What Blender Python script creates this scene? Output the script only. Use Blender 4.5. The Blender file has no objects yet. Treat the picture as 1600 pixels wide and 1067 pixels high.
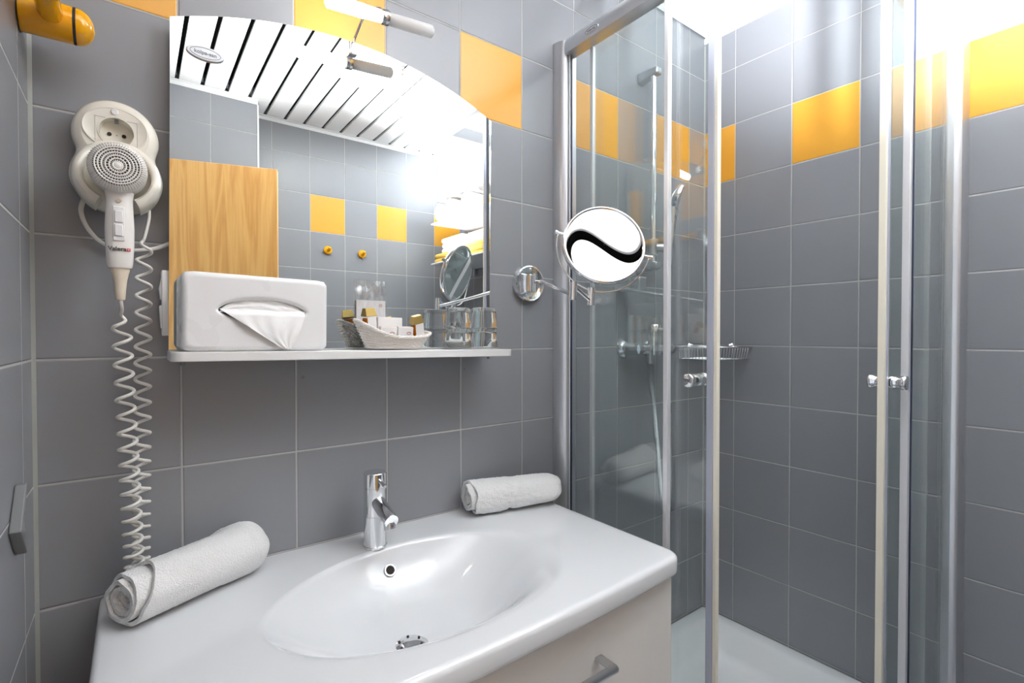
import bpy, bmesh, math, random
from mathutils import Vector, Matrix, noise
random.seed(7)
PI = math.pi
S = bpy.context.scene
COL = S.collection

# ------------------------------------------------------------------ camera, world, lights, exposure
cam_d = bpy.data.cameras.new('camera')
cam_d.sensor_width = 36.0
cam_d.lens = 780.9 / 1600 * 36.0
cam_d.clip_start = 0.01
cam = bpy.data.objects.new('camera', cam_d)
COL.objects.link(cam)
yaw, pitch, roll = 0.9236, -0.0141, -0.0006
F = Vector((math.cos(yaw) * math.cos(pitch), math.sin(yaw) * math.cos(pitch), math.sin(pitch)))
R = Vector((math.sin(yaw), -math.cos(yaw), 0))
U = R.cross(F)
R, U = R * math.cos(roll) + U * math.sin(roll), U * math.cos(roll) - R * math.sin(roll)
cam.matrix_world = Matrix(((R.x, U.x, -F.x, 0.1291), (R.y, U.y, -F.y, -1.0832), (R.z, U.z, -F.z, 1.29), (0, 0, 0, 1)))
S.camera = cam

world = bpy.data.worlds.new('world')
S.world = world
world.use_nodes = True
world.node_tree.nodes['Background'].inputs[0].default_value = (0.85, 0.92, 1.0, 1)
world.node_tree.nodes['Background'].inputs[1].default_value = 0.35

S.view_settings.view_transform = 'Standard'
S.view_settings.look = 'None'
S.view_settings.gamma = 1
S.view_settings.use_curve_mapping = False
S.view_settings.exposure = 1.52
S.cycles.use_denoising = True
S.cycles.max_bounces = 14
S.cycles.transparent_max_bounces = 24
S.cycles.transmission_bounces = 12
S.cycles.glossy_bounces = 8
S.cycles.diffuse_bounces = 5
S.cycles.caustics_reflective = False
S.cycles.caustics_refractive = False
S.cycles.sample_clamp_indirect = 6.0


def spot(name, loc, target, power, angle, color=(1, 1, 1), size=0.05, blend=0.5):
    d = bpy.data.lights.new(name, 'SPOT')
    d.energy = power
    d.spot_size = math.radians(angle)
    d.spot_blend = blend
    d.color = color
    d.shadow_soft_size = size
    o = bpy.data.objects.new(name, d)
    COL.objects.link(o)
    o.location = loc
    o.rotation_euler = (Vector(target) - Vector(loc)).to_track_quat('-Z', 'Y').to_euler()
    return o


# the photographer's flash bounced off the far corner, plus two added ceiling spots
spot('bounce_spot', (0.85, -1.12, 1.55), (1.78, -1.46, 2.30), 95, 54, (0.94, 0.97, 1.0), 0.04, 0.9)
spot('bounce_spot', (0.80, -1.10, 1.55), (1.32, -0.84, 2.41), 150, 88, (0.94, 0.97, 1.0), 0.04, 1.0)  # added spot, brightens the upper shower by way of the ceiling
spot('bounce_spot', (0.45, -0.95, 1.70), (0.50, -0.98, 2.41), 38, 100, (0.97, 0.985, 1.0), 0.04, 0.8)  # added wide spot, brightens the left part of the ceiling


# ------------------------------------------------------------------ materials
def new_mat(name):
    m = bpy.data.materials.new(name)
    m.use_nodes = True
    return m, m.node_tree.nodes, m.node_tree.links, m.node_tree.nodes['Principled BSDF']


def simple(name, col, rough=0.4, metal=0.0, spec=0.5, coat=0.0, bump=0.0, bscale=200.0, sss=0.0, trans=0.0, ior=1.45, emit=None, estr=0.0, bdist=0.001):
    m, N, L, b = new_mat(name)
    b.inputs['Base Color'].default_value = (*col, 1)
    b.inputs['Roughness'].default_value = rough
    b.inputs['Metallic'].default_value = metal
    b.inputs['Specular IOR Level'].default_value = spec
    b.inputs['Coat Weight'].default_value = coat
    b.inputs['Coat Roughness'].default_value = 0.03
    b.inputs['Transmission Weight'].default_value = trans
    b.inputs['IOR'].default_value = ior
    if sss:
        b.inputs['Subsurface Weight'].default_value = sss
        b.inputs['Subsurface Radius'].default_value = (0.01, 0.01, 0.01)
    if emit:
        b.inputs['Emission Color'].default_value = (*emit, 1)
        b.inputs['Emission Strength'].default_value = estr
    tc = N.new('ShaderNodeTexCoord')
    nz = N.new('ShaderNodeTexNoise')
    nz.inputs['Scale'].default_value = bscale if bump else 9.0
    nz.inputs['Detail'].default_value = 3
    L.new(tc.outputs['Object'], nz.inputs['Vector'])
    if bump:
        bp = N.new('ShaderNodeBump')
        bp.inputs['Strength'].default_value = bump
        bp.inputs['Distance'].default_value = bdist
        L.new(nz.outputs['Fac'], bp.inputs['Height'])
        L.new(bp.outputs['Normal'], b.inputs['Normal'])
    else:
        mr = N.new('ShaderNodeMapRange')
        mr.inputs['To Min'].default_value = max(0.0, rough * 0.9)
        mr.inputs['To Max'].default_value = rough * 1.1
        L.new(nz.outputs['Fac'], mr.inputs['Value'])
        L.new(mr.outputs['Result'], b.inputs['Roughness'])
    return m


def M_(N, L, op, a, b=None, c=None):
    n = N.new('ShaderNodeMath')
    n.operation = op
    for i, v in enumerate((a, b, c)):
        if v is None:
            continue
        if isinstance(v, (int, float)):
            n.inputs[i].default_value = v
        else:
            L.new(v, n.inputs[i])
    return n.outputs[0]


def thin_glass(name, tint, base=0.04, white=0.0, rough=0.0):
    """flat panes: straight-through transmission plus a fresnel reflection"""
    m, N, L, b = new_mat(name)
    N.remove(b)
    out = N['Material Output']
    tr = N.new('ShaderNodeBsdfTransparent')
    tr.inputs[0].default_value = (*tint, 1)
    gl = N.new('ShaderNodeBsdfGlossy')
    gl.inputs['Roughness'].default_value = rough
    gl.inputs['Color'].default_value = (0.95, 0.98, 0.97, 1)
    lw = N.new('ShaderNodeLayerWeight')
    lw.inputs['Blend'].default_value = 0.5
    mx = N.new('ShaderNodeMixShader')
    L.new(M_(N, L, 'MULTIPLY_ADD', M_(N, L, 'POWER', lw.outputs['Facing'], 5.0), 0.95, base), mx.inputs[0])
    L.new(tr.outputs[0], mx.inputs[1])
    L.new(gl.outputs[0], mx.inputs[2])
    last = mx
    if white:
        df = N.new('ShaderNodeBsdfTranslucent')
        d2 = N.new('ShaderNodeBsdfDiffuse')
        ad = N.new('ShaderNodeMixShader')
        L.new(df.outputs[0], ad.inputs[1])
        L.new(d2.outputs[0], ad.inputs[2])
        last = N.new('ShaderNodeMixShader')
        last.inputs[0].default_value = white
        L.new(mx.outputs[0], last.inputs[1])
        L.new(ad.outputs[0], last.inputs[2])
    L.new(last.outputs[0], out.inputs['Surface'])
    return m


GREY = (0.278, 0.287, 0.312)
YEL = (0.80, 0.39, 0.045)


def tile_mat(name, axis, off, w, sign=1, parity=0, zoff=1.85, h=0.2, yellow_row=True, half=0.00145):
    """satin square wall tiles with light joints; every second tile of one course is yellow"""
    m, N, L, b = new_mat(name)
    tc = N.new('ShaderNodeTexCoord')
    sp = N.new('ShaderNodeSeparateXYZ')
    L.new(tc.outputs['Object'], sp.inputs[0])
    a = sp.outputs[axis]
    u = M_(N, L, 'MULTIPLY', M_(N, L, 'SUBTRACT', a, off), sign / w)
    v = M_(N, L, 'MULTIPLY', M_(N, L, 'SUBTRACT', sp.outputs[2], zoff), 1 / h)
    fu, fv = M_(N, L, 'FRACT', u), M_(N, L, 'FRACT', v)
    iu, iv = M_(N, L, 'FLOOR', u), M_(N, L, 'FLOOR', v)
    du = M_(N, L, 'MULTIPLY', M_(N, L, 'MINIMUM', fu, M_(N, L, 'SUBTRACT', 1.0, fu)), w)
    dv = M_(N, L, 'MULTIPLY', M_(N, L, 'MINIMUM', fv, M_(N, L, 'SUBTRACT', 1.0, fv)), h)
    d = M_(N, L, 'MINIMUM', du, dv)

    def ramp(x, lo, hi):
        r = N.new('ShaderNodeMapRange')
        r.interpolation_type = 'SMOOTHSTEP'
        L.new(x, r.inputs['Value'])
        r.inputs['From Min'].default_value = lo
        r.inputs['From Max'].default_value = hi
        return r.outputs['Result']
    tilemask = ramp(d, half * 0.8, half * 1.15)
    # yellow course
    ev = M_(N, L, 'PINGPONG', M_(N, L, 'ADD', iu, float(parity)), 1.0)   # 0 on even columns
    even = M_(N, L, 'LESS_THAN', ev, 0.5)
    row = M_(N, L, 'COMPARE', iv, 0.0, 0.25)
    ym = M_(N, L, 'MULTIPLY', even, row) if yellow_row else M_(N, L, 'MULTIPLY', 0.0, 0.0)
    cmb = N.new('ShaderNodeCombineXYZ')
    L.new(iu, cmb.inputs[0])
    L.new(iv, cmb.inputs[1])
    wn = N.new('ShaderNodeTexWhiteNoise')
    wn.noise_dimensions = '2D'
    L.new(cmb.outputs[0], wn.inputs['Vector'])
    var = M_(N, L, 'MULTIPLY_ADD', wn.outputs['Value'], 0.06, 0.97)
    cm = N.new('ShaderNodeMix')
    cm.data_type = 'RGBA'
    cm.inputs['A'].default_value = (*GREY, 1)
    cm.inputs['B'].default_value = (*YEL, 1)
    L.new(ym, cm.inputs['Factor'])
    vm = N.new('ShaderNodeVectorMath')
    vm.operation = 'SCALE'
    L.new(cm.outputs['Result'], vm.inputs[0])
    L.new(var, vm.inputs['Scale'])
    gm = N.new('ShaderNodeMix')
    gm.data_type = 'RGBA'
    gm.inputs['A'].default_value = (0.47, 0.465, 0.455, 1)
    L.new(vm.outputs[0], gm.inputs['B'])
    L.new(tilemask, gm.inputs['Factor'])
    L.new(gm.outputs['Result'], b.inputs['Base Color'])
    rr = N.new('ShaderNodeMapRange')
    L.new(tilemask, rr.inputs['Value'])
    rr.inputs['To Min'].default_value = 0.75
    rr.inputs['To Max'].default_value = 0.27
    L.new(rr.outputs['Result'], b.inputs['Roughness'])
    b.inputs['Specular IOR Level'].default_value = 0.5
    nz = N.new('ShaderNodeTexNoise')
    nz.inputs['Scale'].default_value = 7
    nz.inputs['Detail'].default_value = 1
    L.new(tc.outputs['Object'], nz.inputs['Vector'])
    hgt = M_(N, L, 'ADD', ramp(d, half * 0.5, half * 2.4), M_(N, L, 'MULTIPLY', nz.outputs['Fac'], 0.35))
    bp = N.new('ShaderNodeBump')
    bp.inputs['Distance'].default_value = 0.0012
    bp.inputs['Strength'].default_value = 0.8
    L.new(hgt, bp.inputs['Height'])
    L.new(bp.outputs['Normal'], b.inputs['Normal'])
    return m


TW, TR = 0.1964, 0.1948
MT = {}
MT['tile_back'] = tile_mat('tiles_back', 0, 0.0, TW)
MT['tile_right'] = tile_mat('tiles_right', 1, -0.1227 + TR, TR, -1)
MT['tile_left'] = tile_mat('tiles_left', 1, -0.0875, TW, -1, 1)
MT['tile_opp'] = tile_mat('tiles_opposite', 0, 1.083, 0.188, 1, 1)
MT['tile_near'] = tile_mat('tiles_near', 0, 0.417, TW, 1, 0)
MT['tile_plinth'] = tile_mat('tiles_plinth', 1, 0.0, 0.2, 1, 0, yellow_row=False)
MT['floor'] = tile_mat('tiles_floor', 0, 0.03, 0.3, 1, 0, yellow_row=False)
MT['white_slat'] = simple('white_slat', (0.86, 0.87, 0.88), 0.35)
MT['void'] = simple('dark_void', (0.03, 0.03, 0.028), 0.9)
MT['trim'] = simple('white_trim', (0.85, 0.86, 0.87), 0.3)
MT['grout'] = simple('pale_sealant', (0.36, 0.37, 0.35), 0.55)
MT['mirror'] = simple('mirror_silver', (0.90, 0.93, 0.92), 0.0, metal=1.0)
MT['magnifier'] = simple('bright_silver', (0.95, 0.95, 0.96), 0.0, metal=1.0)
MT['mirror_edge'] = simple('mirror_edge', (0.35, 0.42, 0.40), 0.2, metal=0.3)
MT['chrome'] = simple('chrome', (0.80, 0.81, 0.83), 0.06, metal=1.0)
MT['chrome_soft'] = simple('brushed_chrome', (0.62, 0.63, 0.65), 0.28, metal=1.0)
MT['alu'] = simple('satin_aluminium', (0.66, 0.67, 0.70), 0.32, metal=0.85)
MT['alu_white'] = simple('bright_aluminium', (0.88, 0.89, 0.92), 0.25, metal=0.35)
MT['seal'] = simple('clear_seal', (0.62, 0.66, 0.78), 0.25, trans=0.3)
MT['seal_cream'] = simple('cream_seal', (0.86, 0.82, 0.70), 0.35)
MT['seal_dark'] = simple('dark_seal', (0.02, 0.03, 0.07), 0.4)
MT['ceramic'] = simple('white_ceramic', (0.73, 0.745, 0.765), 0.08, coat=0.4)
MT['tray'] = simple('white_acrylic', (0.88, 0.905, 0.92), 0.12, coat=0.3)
MT['shelf'] = simple('white_shelf', (0.80, 0.80, 0.80), 0.35)
MT['lacquer'] = simple('cream_lacquer', (0.80, 0.77, 0.73), 0.16, coat=0.5)
MT['plastic'] = simple('white_plastic', (0.82, 0.82, 0.83), 0.28)
MT['plastic_warm'] = simple('ivory_plastic', (0.80, 0.77, 0.69), 0.25)
MT['plastic_cream'] = simple('cream_plastic', (0.78, 0.69, 0.56), 0.4)
MT['plastic_dryer'] = simple('dryer_white', (0.82, 0.80, 0.77), 0.25)
MT['plastic_grey'] = simple('grey_plastic', (0.20, 0.21, 0.22), 0.4)
MT['cable'] = simple('white_cable', (0.78, 0.76, 0.72), 0.35)
MT['yellow_pl'] = simple('yellow_plastic', (0.90, 0.42, 0.004), 0.14, coat=0.4)
MT['black'] = simple('black_rubber', (0.015, 0.015, 0.018), 0.5)
MT['hole'] = simple('dark_hole', (0.03, 0.022, 0.018), 0.8)
MT['tissue'] = simple('tissue_paper', (0.90, 0.90, 0.90), 0.9, bump=0.3, bscale=60, bdist=0.002)
MT['towel'] = simple('white_terry', (0.88, 0.88, 0.88), 0.95, spec=0.1, bump=0.9, bscale=420, bdist=0.003)
MT['towel_yel'] = simple('yellow_terry', (0.90, 0.62, 0.16), 0.95, spec=0.1, bump=0.9, bscale=420, bdist=0.003)
MT['towel_or'] = simple('orange_terry', (0.90, 0.40, 0.12), 0.95, spec=0.1, bump=0.9, bscale=420, bdist=0.003)
MT['wicker'] = simple('white_wicker', (0.84, 0.80, 0.76), 0.45)
MT['gold'] = simple('old_gold', (0.42, 0.30, 0.10), 0.38, metal=0.7)
MT['amber'] = simple('amber_liquid', (0.95, 0.28, 0.01), 0.1, trans=0.5)
MT['label'] = simple('white_label', (0.85, 0.84, 0.84), 0.5)
MT['label_print'] = simple('pink_print', (0.55, 0.36, 0.36), 0.6)
MT['ink'] = simple('dark_ink', (0.06, 0.06, 0.07), 0.5)
MT['badge_ink'] = simple('grey_ink', (0.14, 0.16, 0.20), 0.4)
MT['red'] = simple('red_enamel', (0.75, 0.01, 0.03), 0.4)
MT['film'] = thin_glass('clear_film', (0.98, 0.98, 0.985), 0.12, 0.14, 0.08)
MT['pane'] = thin_glass('shower_glass', (0.965, 0.985, 0.982), 0.085)
MT['tumbler'] = simple('tumbler_glass', (1.0, 1.0, 1.0), 0.0, trans=1.0, ior=1.22)
MT['tumbler_base'] = simple('tumbler_base', (1.0, 1.0, 1.0), 0.03, trans=0.9, ior=1.22)
MT['opal'] = simple('opal_glass', (0.85, 0.84, 0.80), 0.25, emit=(1.0, 0.96, 0.90), estr=1.9)
MT['tube_lit'] = simple('lit_tube', (0.9, 0.9, 0.9), 0.3, emit=(1.0, 0.98, 0.94), estr=14.0)


def frosted(name, col, w):
    m, N, L, b = new_mat(name)
    b.inputs['Base Color'].default_value = (*col, 1)
    b.inputs['Roughness'].default_value = 0.3
    t = N.new('ShaderNodeBsdfTranslucent')
    t.inputs[0].default_value = (*col, 1)
    mx = N.new('ShaderNodeMixShader')
    mx.inputs[0].default_value = w
    L.new(b.outputs[0], mx.inputs[1])
    L.new(t.outputs[0], mx.inputs[2])
    L.new(mx.outputs[0], N['Material Output'].inputs['Surface'])
    return m


MT['tube_off'] = frosted('frosted_tube', (0.92, 0.93, 0.94), 0.5)


def badge_metal():
    return simple('badge_silver', (0.62, 0.63, 0.66), 0.3, metal=0.45)


MT['badge'] = badge_metal()


def wood_mat():
    m, N, L, b = new_mat('maple_wood')
    tc = N.new('ShaderNodeTexCoord')
    mp = N.new('ShaderNodeMapping')
    mp.inputs['Scale'].default_value = (9, 9, 0.9)
    L.new(tc.outputs['Object'], mp.inputs[0])
    nz = N.new('ShaderNodeTexNoise')
    nz.inputs['Scale'].default_value = 1.6
    nz.inputs['Detail'].default_value = 6
    nz.inputs['Distortion'].default_value = 0.6
    L.new(mp.outputs[0], nz.inputs['Vector'])
    mp2 = N.new('ShaderNodeMapping')
    mp2.inputs['Scale'].default_value = (90, 90, 2.2)
    L.new(tc.outputs['Object'], mp2.inputs[0])
    n2 = N.new('ShaderNodeTexNoise')
    n2.inputs['Scale'].default_value = 2.5
    n2.inputs['Detail'].default_value = 4
    L.new(mp2.outputs[0], n2.inputs['Vector'])
    wv = M_(N, L, 'ADD', M_(N, L, 'MULTIPLY', M_(N, L, 'PINGPONG', M_(N, L, 'MULTIPLY', nz.outputs['Fac'], 9.0), 1.0), 0.45), M_(N, L, 'MULTIPLY', n2.outputs['Fac'], 0.55))
    cr = N.new('ShaderNodeValToRGB')
    cr.color_ramp.elements[0].color = (0.62, 0.29, 0.075, 1)
    cr.color_ramp.elements[0].position = 0.15
    cr.color_ramp.elements[1].color = (0.80, 0.46, 0.155, 1)
    cr.color_ramp.elements[1].position = 0.75
    L.new(wv, cr.inputs[0])
    L.new(cr.outputs[0], b.inputs['Base Color'])
    b.inputs['Roughness'].default_value = 0.35
    return m


MT['wood'] = wood_mat()
MT['wood_edge'] = simple('pale_wood_edge', (0.86, 0.52, 0.20), 0.4)


# ------------------------------------------------------------------ mesh collecting helper
ORG = {}


def empty(name, loc, label=None, cat=None, group=None, kind=None):
    o = bpy.data.objects.new(name, None)
    COL.objects.link(o)
    o.location = loc
    o.empty_display_size = 0.02
    ORG[o] = Vector(loc)
    tag(o, label, cat, group, kind)
    return o


def tag(o, label=None, cat=None, group=None, kind=None):
    if label:
        o['label'] = label
    if cat:
        o['category'] = cat
    if group:
        o['group'] = group
    if kind:
        o['kind'] = kind
    return o


def frame_from(d):
    d = Vector(d).normalized()
    a = Vector((0, 0, 1)) if abs(d.z) < 0.9 else Vector((1, 0, 0))
    x = d.cross(a).normalized()
    return x, d.cross(x).normalized(), d


class G:
    """collects shapes given in room coordinates and links them as one mesh object"""

    def __init__(self):
        self.v, self.f, self.mi = [], [], []
        self.cur = 0

    def add(self, vs, fs, M=None):
        n = len(self.v)
        self.v += [tuple((M @ Vector(p)) if M else p) for p in vs]
        self.f += [tuple(i + n for i in q) for q in fs]
        self.mi += [self.cur] * len(fs)
        return self

    def box(self, a, b, M=None):
        (x0, y0, z0), (x1, y1, z1) = a, b
        x0, x1 = min(x0, x1), max(x0, x1)
        y0, y1 = min(y0, y1), max(y0, y1)
        z0, z1 = min(z0, z1), max(z0, z1)
        vs = [(x0, y0, z0), (x1, y0, z0), (x1, y1, z0), (x0, y1, z0), (x0, y0, z1), (x1, y0, z1), (x1, y1, z1), (x0, y1, z1)]
        return self.add(vs, [(0, 3, 2, 1), (4, 5, 6, 7), (0, 1, 5, 4), (1, 2, 6, 5), (2, 3, 7, 6), (3, 0, 4, 7)], M)

    def cyl(self, p, q, r, r2=None, n=32, cap=True):
        p, q = Vector(p), Vector(q)
        r2 = r if r2 is None else r2
        return self.rev([(0, r), ((q - p).length, r2)], p, q - p, n, cap)

    def rev(self, prof, o, d, n=40, cap=True, sx=1.0, sy=1.0):
        """prof: (distance along d, radius)"""
        x, y, z = frame_from(d)
        o = Vector(o)
        vs, fs = [], []
        for h, r in prof:
            for i in range(n):
                a = 2 * PI * i / n
                vs.append(o + z * h + x * (r * math.cos(a) * sx) + y * (r * math.sin(a) * sy))
        for k in range(len(prof) - 1):
            for i in range(n):
                j = (i + 1) % n
                fs.append((k * n + i, k * n + j, (k + 1) * n + j, (k + 1) * n + i))
        if cap:
            fs.append(tuple(reversed(range(n))))
            m = (len(prof) - 1) * n
            fs.append(tuple(m + i for i in range(n)))
        return self.add(vs, fs)

    def tube(self, pts, r, n=10, closed=False, cap=True):
        pts = [Vector(p) for p in pts]
        m = len(pts)
        rs = r if isinstance(r, (list, tuple)) else [r] * m
        vs, fs = [], []
        prev = None
        for i, p in enumerate(pts):
            if closed:
                t = pts[(i + 1) % m] - pts[i - 1]
            else:
                t = pts[min(i + 1, m - 1)] - pts[max(i - 1, 0)]
            t.normalize()
            if prev is None:
                x = frame_from(t)[0]
            else:
                x = (prev - t * prev.dot(t)).normalized()
            prev = x
            y = t.cross(x)
            for k in range(n):
                a = 2 * PI * k / n
                vs.append(p + x * (rs[i] * math.cos(a)) + y * (rs[i] * math.sin(a)))
        for i in range(m if closed else m - 1):
            j = (i + 1) % m
            for k in range(n):
                l = (k + 1) % n
                fs.append((i * n + k, i * n + l, j * n + l, j * n + k))
        if cap and not closed:
            fs.append(tuple(reversed(range(n))))
            fs.append(tuple((m - 1) * n + k for k in range(n)))
        return self.add(vs, fs)

    def prism(self, poly, d, M=None):
        """poly: list of 3-D points of one face, swept by vector d"""
        n = len(poly)
        d = Vector(d)
        vs = [Vector(p) for p in poly] + [Vector(p) + d for p in poly]
        fs = [tuple(reversed(range(n))), tuple(range(n, 2 * n))] + [(i, (i + 1) % n, n + (i + 1) % n, n + i) for i in range(n)]
        return self.add(vs, fs, M)

    def grid(self, rows, closed_u=False):
        """rows: list of lists of points"""
        h, w = len(rows), len(rows[0])
        vs = [p for r in rows for p in r]
        fs = []
        for i in range(h - 1):
            for j in range(w if closed_u else w - 1):
                k = (j + 1) % w
                fs.append((i * w + j, i * w + k, (i + 1) * w + k, (i + 1) * w + j))
        return self.add(vs, fs)

    def build(self, name, mats, parent=None, bevel=0.0, seg=3, smooth=True, angle=35, label=None, cat=None, group=None, kind=None, org=None, fix=True):
        o0 = ORG[parent] if parent else (Vector(org) if org else Vector((0, 0, 0)))
        me = bpy.data.meshes.new(name)
        me.from_pydata([tuple(Vector(p) - o0) for p in self.v], [], self.f)
        if not isinstance(mats, (list, tuple)):
            mats = [mats]
        for m in mats:
            me.materials.append(MT[m] if isinstance(m, str) else m)
        me.polygons.foreach_set('material_index', self.mi)
        if fix:
            bm = bmesh.new()
            bm.from_mesh(me)
            bmesh.ops.recalc_face_normals(bm, faces=bm.faces)
            bm.to_mesh(me)
            bm.free()
        me.update()
        if smooth:
            me.polygons.foreach_set('use_smooth', [True] * len(me.polygons))
            me.set_sharp_from_angle(angle=math.radians(angle))
        ob = bpy.data.objects.new(name, me)
        COL.objects.link(ob)
        if bevel:
            md = ob.modifiers.new('bevel', 'BEVEL')
            md.width = bevel
            md.segments = seg
            md.limit_method = 'ANGLE'
            md.angle_limit = math.radians(40)
            md.harden_normals = False
        if parent:
            ob.parent = parent
        else:
            ob.location = o0
        ORG[ob] = o0
        tag(ob, label, cat, group, kind)
        return ob


def text_part(name, txt, size, M, mat, parent, extrude=0.0003, bold=0.0, label=None):
    """lettering as real raised geometry; M maps the text plane (x right, y up) into the room"""
    cu = bpy.data.curves.new(name, 'FONT')
    cu.body = txt
    cu.size = size
    cu.extrude = extrude
    cu.offset = bold
    cu.align_x = 'CENTER'
    cu.align_y = 'CENTER'
    tmp = bpy.data.objects.new(name + '_src', cu)
    COL.objects.link(tmp)
    dg = bpy.context.evaluated_depsgraph_get()
    me = bpy.data.meshes.new_from_object(tmp.evaluated_get(dg))
    bpy.data.objects.remove(tmp)
    bpy.data.curves.remove(cu)
    me.name = name
    me.transform(Matrix.Translation(-ORG[parent]) @ M)
    me.materials.clear()
    me.materials.append(MT[mat])
    ob = bpy.data.objects.new(name, me)
    COL.objects.link(ob)
    ob.parent = parent
    ORG[ob] = ORG[parent]
    if label:
        ob['label'] = label
    return ob


def basis(o, x, y):
    x, y = Vector(x).normalized(), Vector(y).normalized()
    z = x.cross(y)
    return Matrix(((x.x, y.x, z.x, o[0]), (x.y, y.y, z.y, o[1]), (x.z, y.z, z.z, o[2]), (0, 0, 0, 1)))


# ------------------------------------------------------------------ the room
XR, YO, YN, ZC = 1.866, -1.80, -1.64, 2.412
T = 0.10


def struct(name, g, mats, **k):
    return g.build(name, mats, kind='structure', **k)


wb = struct('wall_back', G().box((-T, 0, 0), (XR + T, T, 2.6)), 'tile_back', smooth=False)
struct('wall_right', G().box((XR, YO - T, 0), (XR + T, 0, 2.6)), 'tile_right', smooth=False)
g = G().box((-T, -0.74, 0), (0, 0, 2.6)).box((-T, -1.52, 2.03), (0, -0.74, 2.6)).box((-T, YN, 0), (0, -1.52, 2.6))
struct('wall_left', g, 'tile_left', smooth=False)
struct('wall_opposite', G().box((0.612, YO - T, 0), (XR, YO, 2.6)), 'tile_opp', smooth=False)
struct('wall_near', G().box((-T, YO - T, 0), (0.612, YN, 2.6)), 'tile_near', smooth=False)
struct('floor', G().box((-T, YO - T, -0.1), (XR + T, T, 0)), 'floor', smooth=False)

g = G()
x = 0.288 - 3 * 0.0957
gap = 0.0155
g.box((-T, YO - T, ZC + 0.06), (XR + T, T, ZC + 0.1))
g.cur = 1
xs = [x + i * 0.0957 for i in range(-1, 21)]
for a in xs:
    a0, a1 = a + gap / 2, a + 0.0957 - gap / 2
    a0, a1 = max(a0, 0.002), min(a1, XR - 0.002)
    if a1 > a0:
        y1 = (YN if a0 < 0.60 else YO)
        g.box((a0, y1 + 0.012, ZC), (a1, -0.012, ZC + 0.014))
        if a0 < 0.60 and a1 > 0.613:
            g.box((0.613, YO + 0.012, ZC), (a1, y1 + 0.0125, ZC + 0.014))
struct('ceiling', g, ['void', 'white_slat'], bevel=0.0015, seg=2, smooth=False)
# white angle strips between ceiling and walls
tr = 0.022
struct('trim_1', G().box((0, -tr, ZC - 0.004), (XR, -0.006, ZC - 0.001)), 'trim', smooth=False)
struct('trim_2', G().box((XR - 0.035, YO, ZC - 0.004), (XR, -tr, ZC - 0.001)).box((XR - 0.004, YO, ZC - 0.026), (XR, 0, ZC - 0.004)), 'trim', smooth=False)
struct('trim_3', G().box((0.612, YO, ZC - 0.004), (XR - 0.035, YO + tr, ZC - 0.001)).box((0.612, YO, ZC - 0.02), (XR - 0.004, YO + 0.004, ZC - 0.004)), 'trim', smooth=False)
struct('trim_4', G().box((0, YN, ZC - 0.004), (0.612, YN + tr, ZC - 0.001)).box((0, YN, ZC - 0.02), (0.612, YN + 0.004, ZC - 0.004)), 'trim', smooth=False)
# pale sealant in the left corner and the metal corner strip at the wall step
struct('trim_5', G().prism([(0, 0, 0), (0.005, 0, 0), (0, -0.005, 0)], (0, 0, ZC - 0.01)), 'grout', smooth=False)
struct('trim_6', G().box((0.609, YN - 0.002, 0), (0.616, YN + 0.003, ZC - 0.02)), 'trim', smooth=False)
struct('trim_7', G().prism([(XR, 0, 0.25), (XR, -0.004, 0.25), (XR - 0.004, 0, 0.25)], (0, 0, ZC - 0.28)), 'grout', smooth=False)
# door frame and door leaf opened into the room (seen in the mirror)
g = G().box((-T - 0.01, -0.78, 0), (0.012, -0.735, 2.03)).box((-T - 0.01, -1.53, 0), (0.012, -1.50, 2.03)).box((-T - 0.01, -1.50, 1.99), (0.012, -0.78, 2.035))
struct('trim_8', g, 'trim', bevel=0.003)
hx, hy = 0.02, -1.505
ex, ey = 0.625, -1.325
dv = Vector((ex - hx, ey - hy, 0)).normalized()
nv = Vector((dv.y, -dv.x, 0))
P = Vector((hx, hy, 0.01))
L_ = math.hypot(ex - hx, ey - hy)
poly = [P, P + dv * L_, P + dv * L_ + nv * 0.04, P + nv * 0.04]
door = struct('door_1', G().prism(poly, (0, 0, 1.995)), 'wood', bevel=0.002, seg=2, smooth=False)
poly = [P + dv * (L_ + 0.0005), P + dv * (L_ + 0.004), P + dv * (L_ + 0.004) + nv * 0.04, P + dv * (L_ + 0.0005) + nv * 0.04]
G().prism(poly, (0, 0, 1.995)).build('edge_strip', 'wood_edge', door, smooth=False)
g = G()
hp = P + dv * (L_ - 0.07) + Vector((0, 0, 1.04))
for s, off in ((-1, 0.0), (1, 0.04)):
    q = hp + nv * off
    g.cyl(q, q + nv * (0.008 * s), 0.025)
    g.tube([q + nv * (0.008 * s), q + nv * (0.045 * s), q + nv * (0.05 * s) - dv * 0.02, q + nv * (0.05 * s) - dv * 0.12], 0.009)
g.build('door_handle', 'chrome_soft', door)

# ceiling lamp: round opal glass with small clips
cl = empty('ceiling_lamp', (0.905, -0.99, ZC), 'round opal glass lamp flush on the white slatted ceiling, seen in the mirror', 'lamp')
G().rev([(0, 0.12), (0.018, 0.12), (0.02, 0.115)], (0.905, -0.99, ZC - 0.001), (0, 0, -1), 48).build('base_plate', 'white_slat', cl)
prof = [(0.02, 0.115), (0.021, 0.135), (0.028, 0.138)] + [(0.028 + 0.05 * math.sin(t * PI / 16), 0.138 * math.cos(t * PI / 16)) for t in range(1, 8)] + [(0.078, 0.002)]
G().rev(prof, (0.905, -0.99, ZC), (0, 0, -1), 56).build('glass_shade', 'opal', cl)
for k in range(3):
    a = k * 2 * PI / 3 + 0.4
    c = Vector((0.905 + 0.140 * math.cos(a), -0.99 + 0.140 * math.sin(a), ZC - 0.024))
    G().box(c - Vector((0.006, 0.006, 0.01)), c + Vector((0.006, 0.006, 0.022))).build('clip', 'chrome', cl, bevel=0.002)

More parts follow.
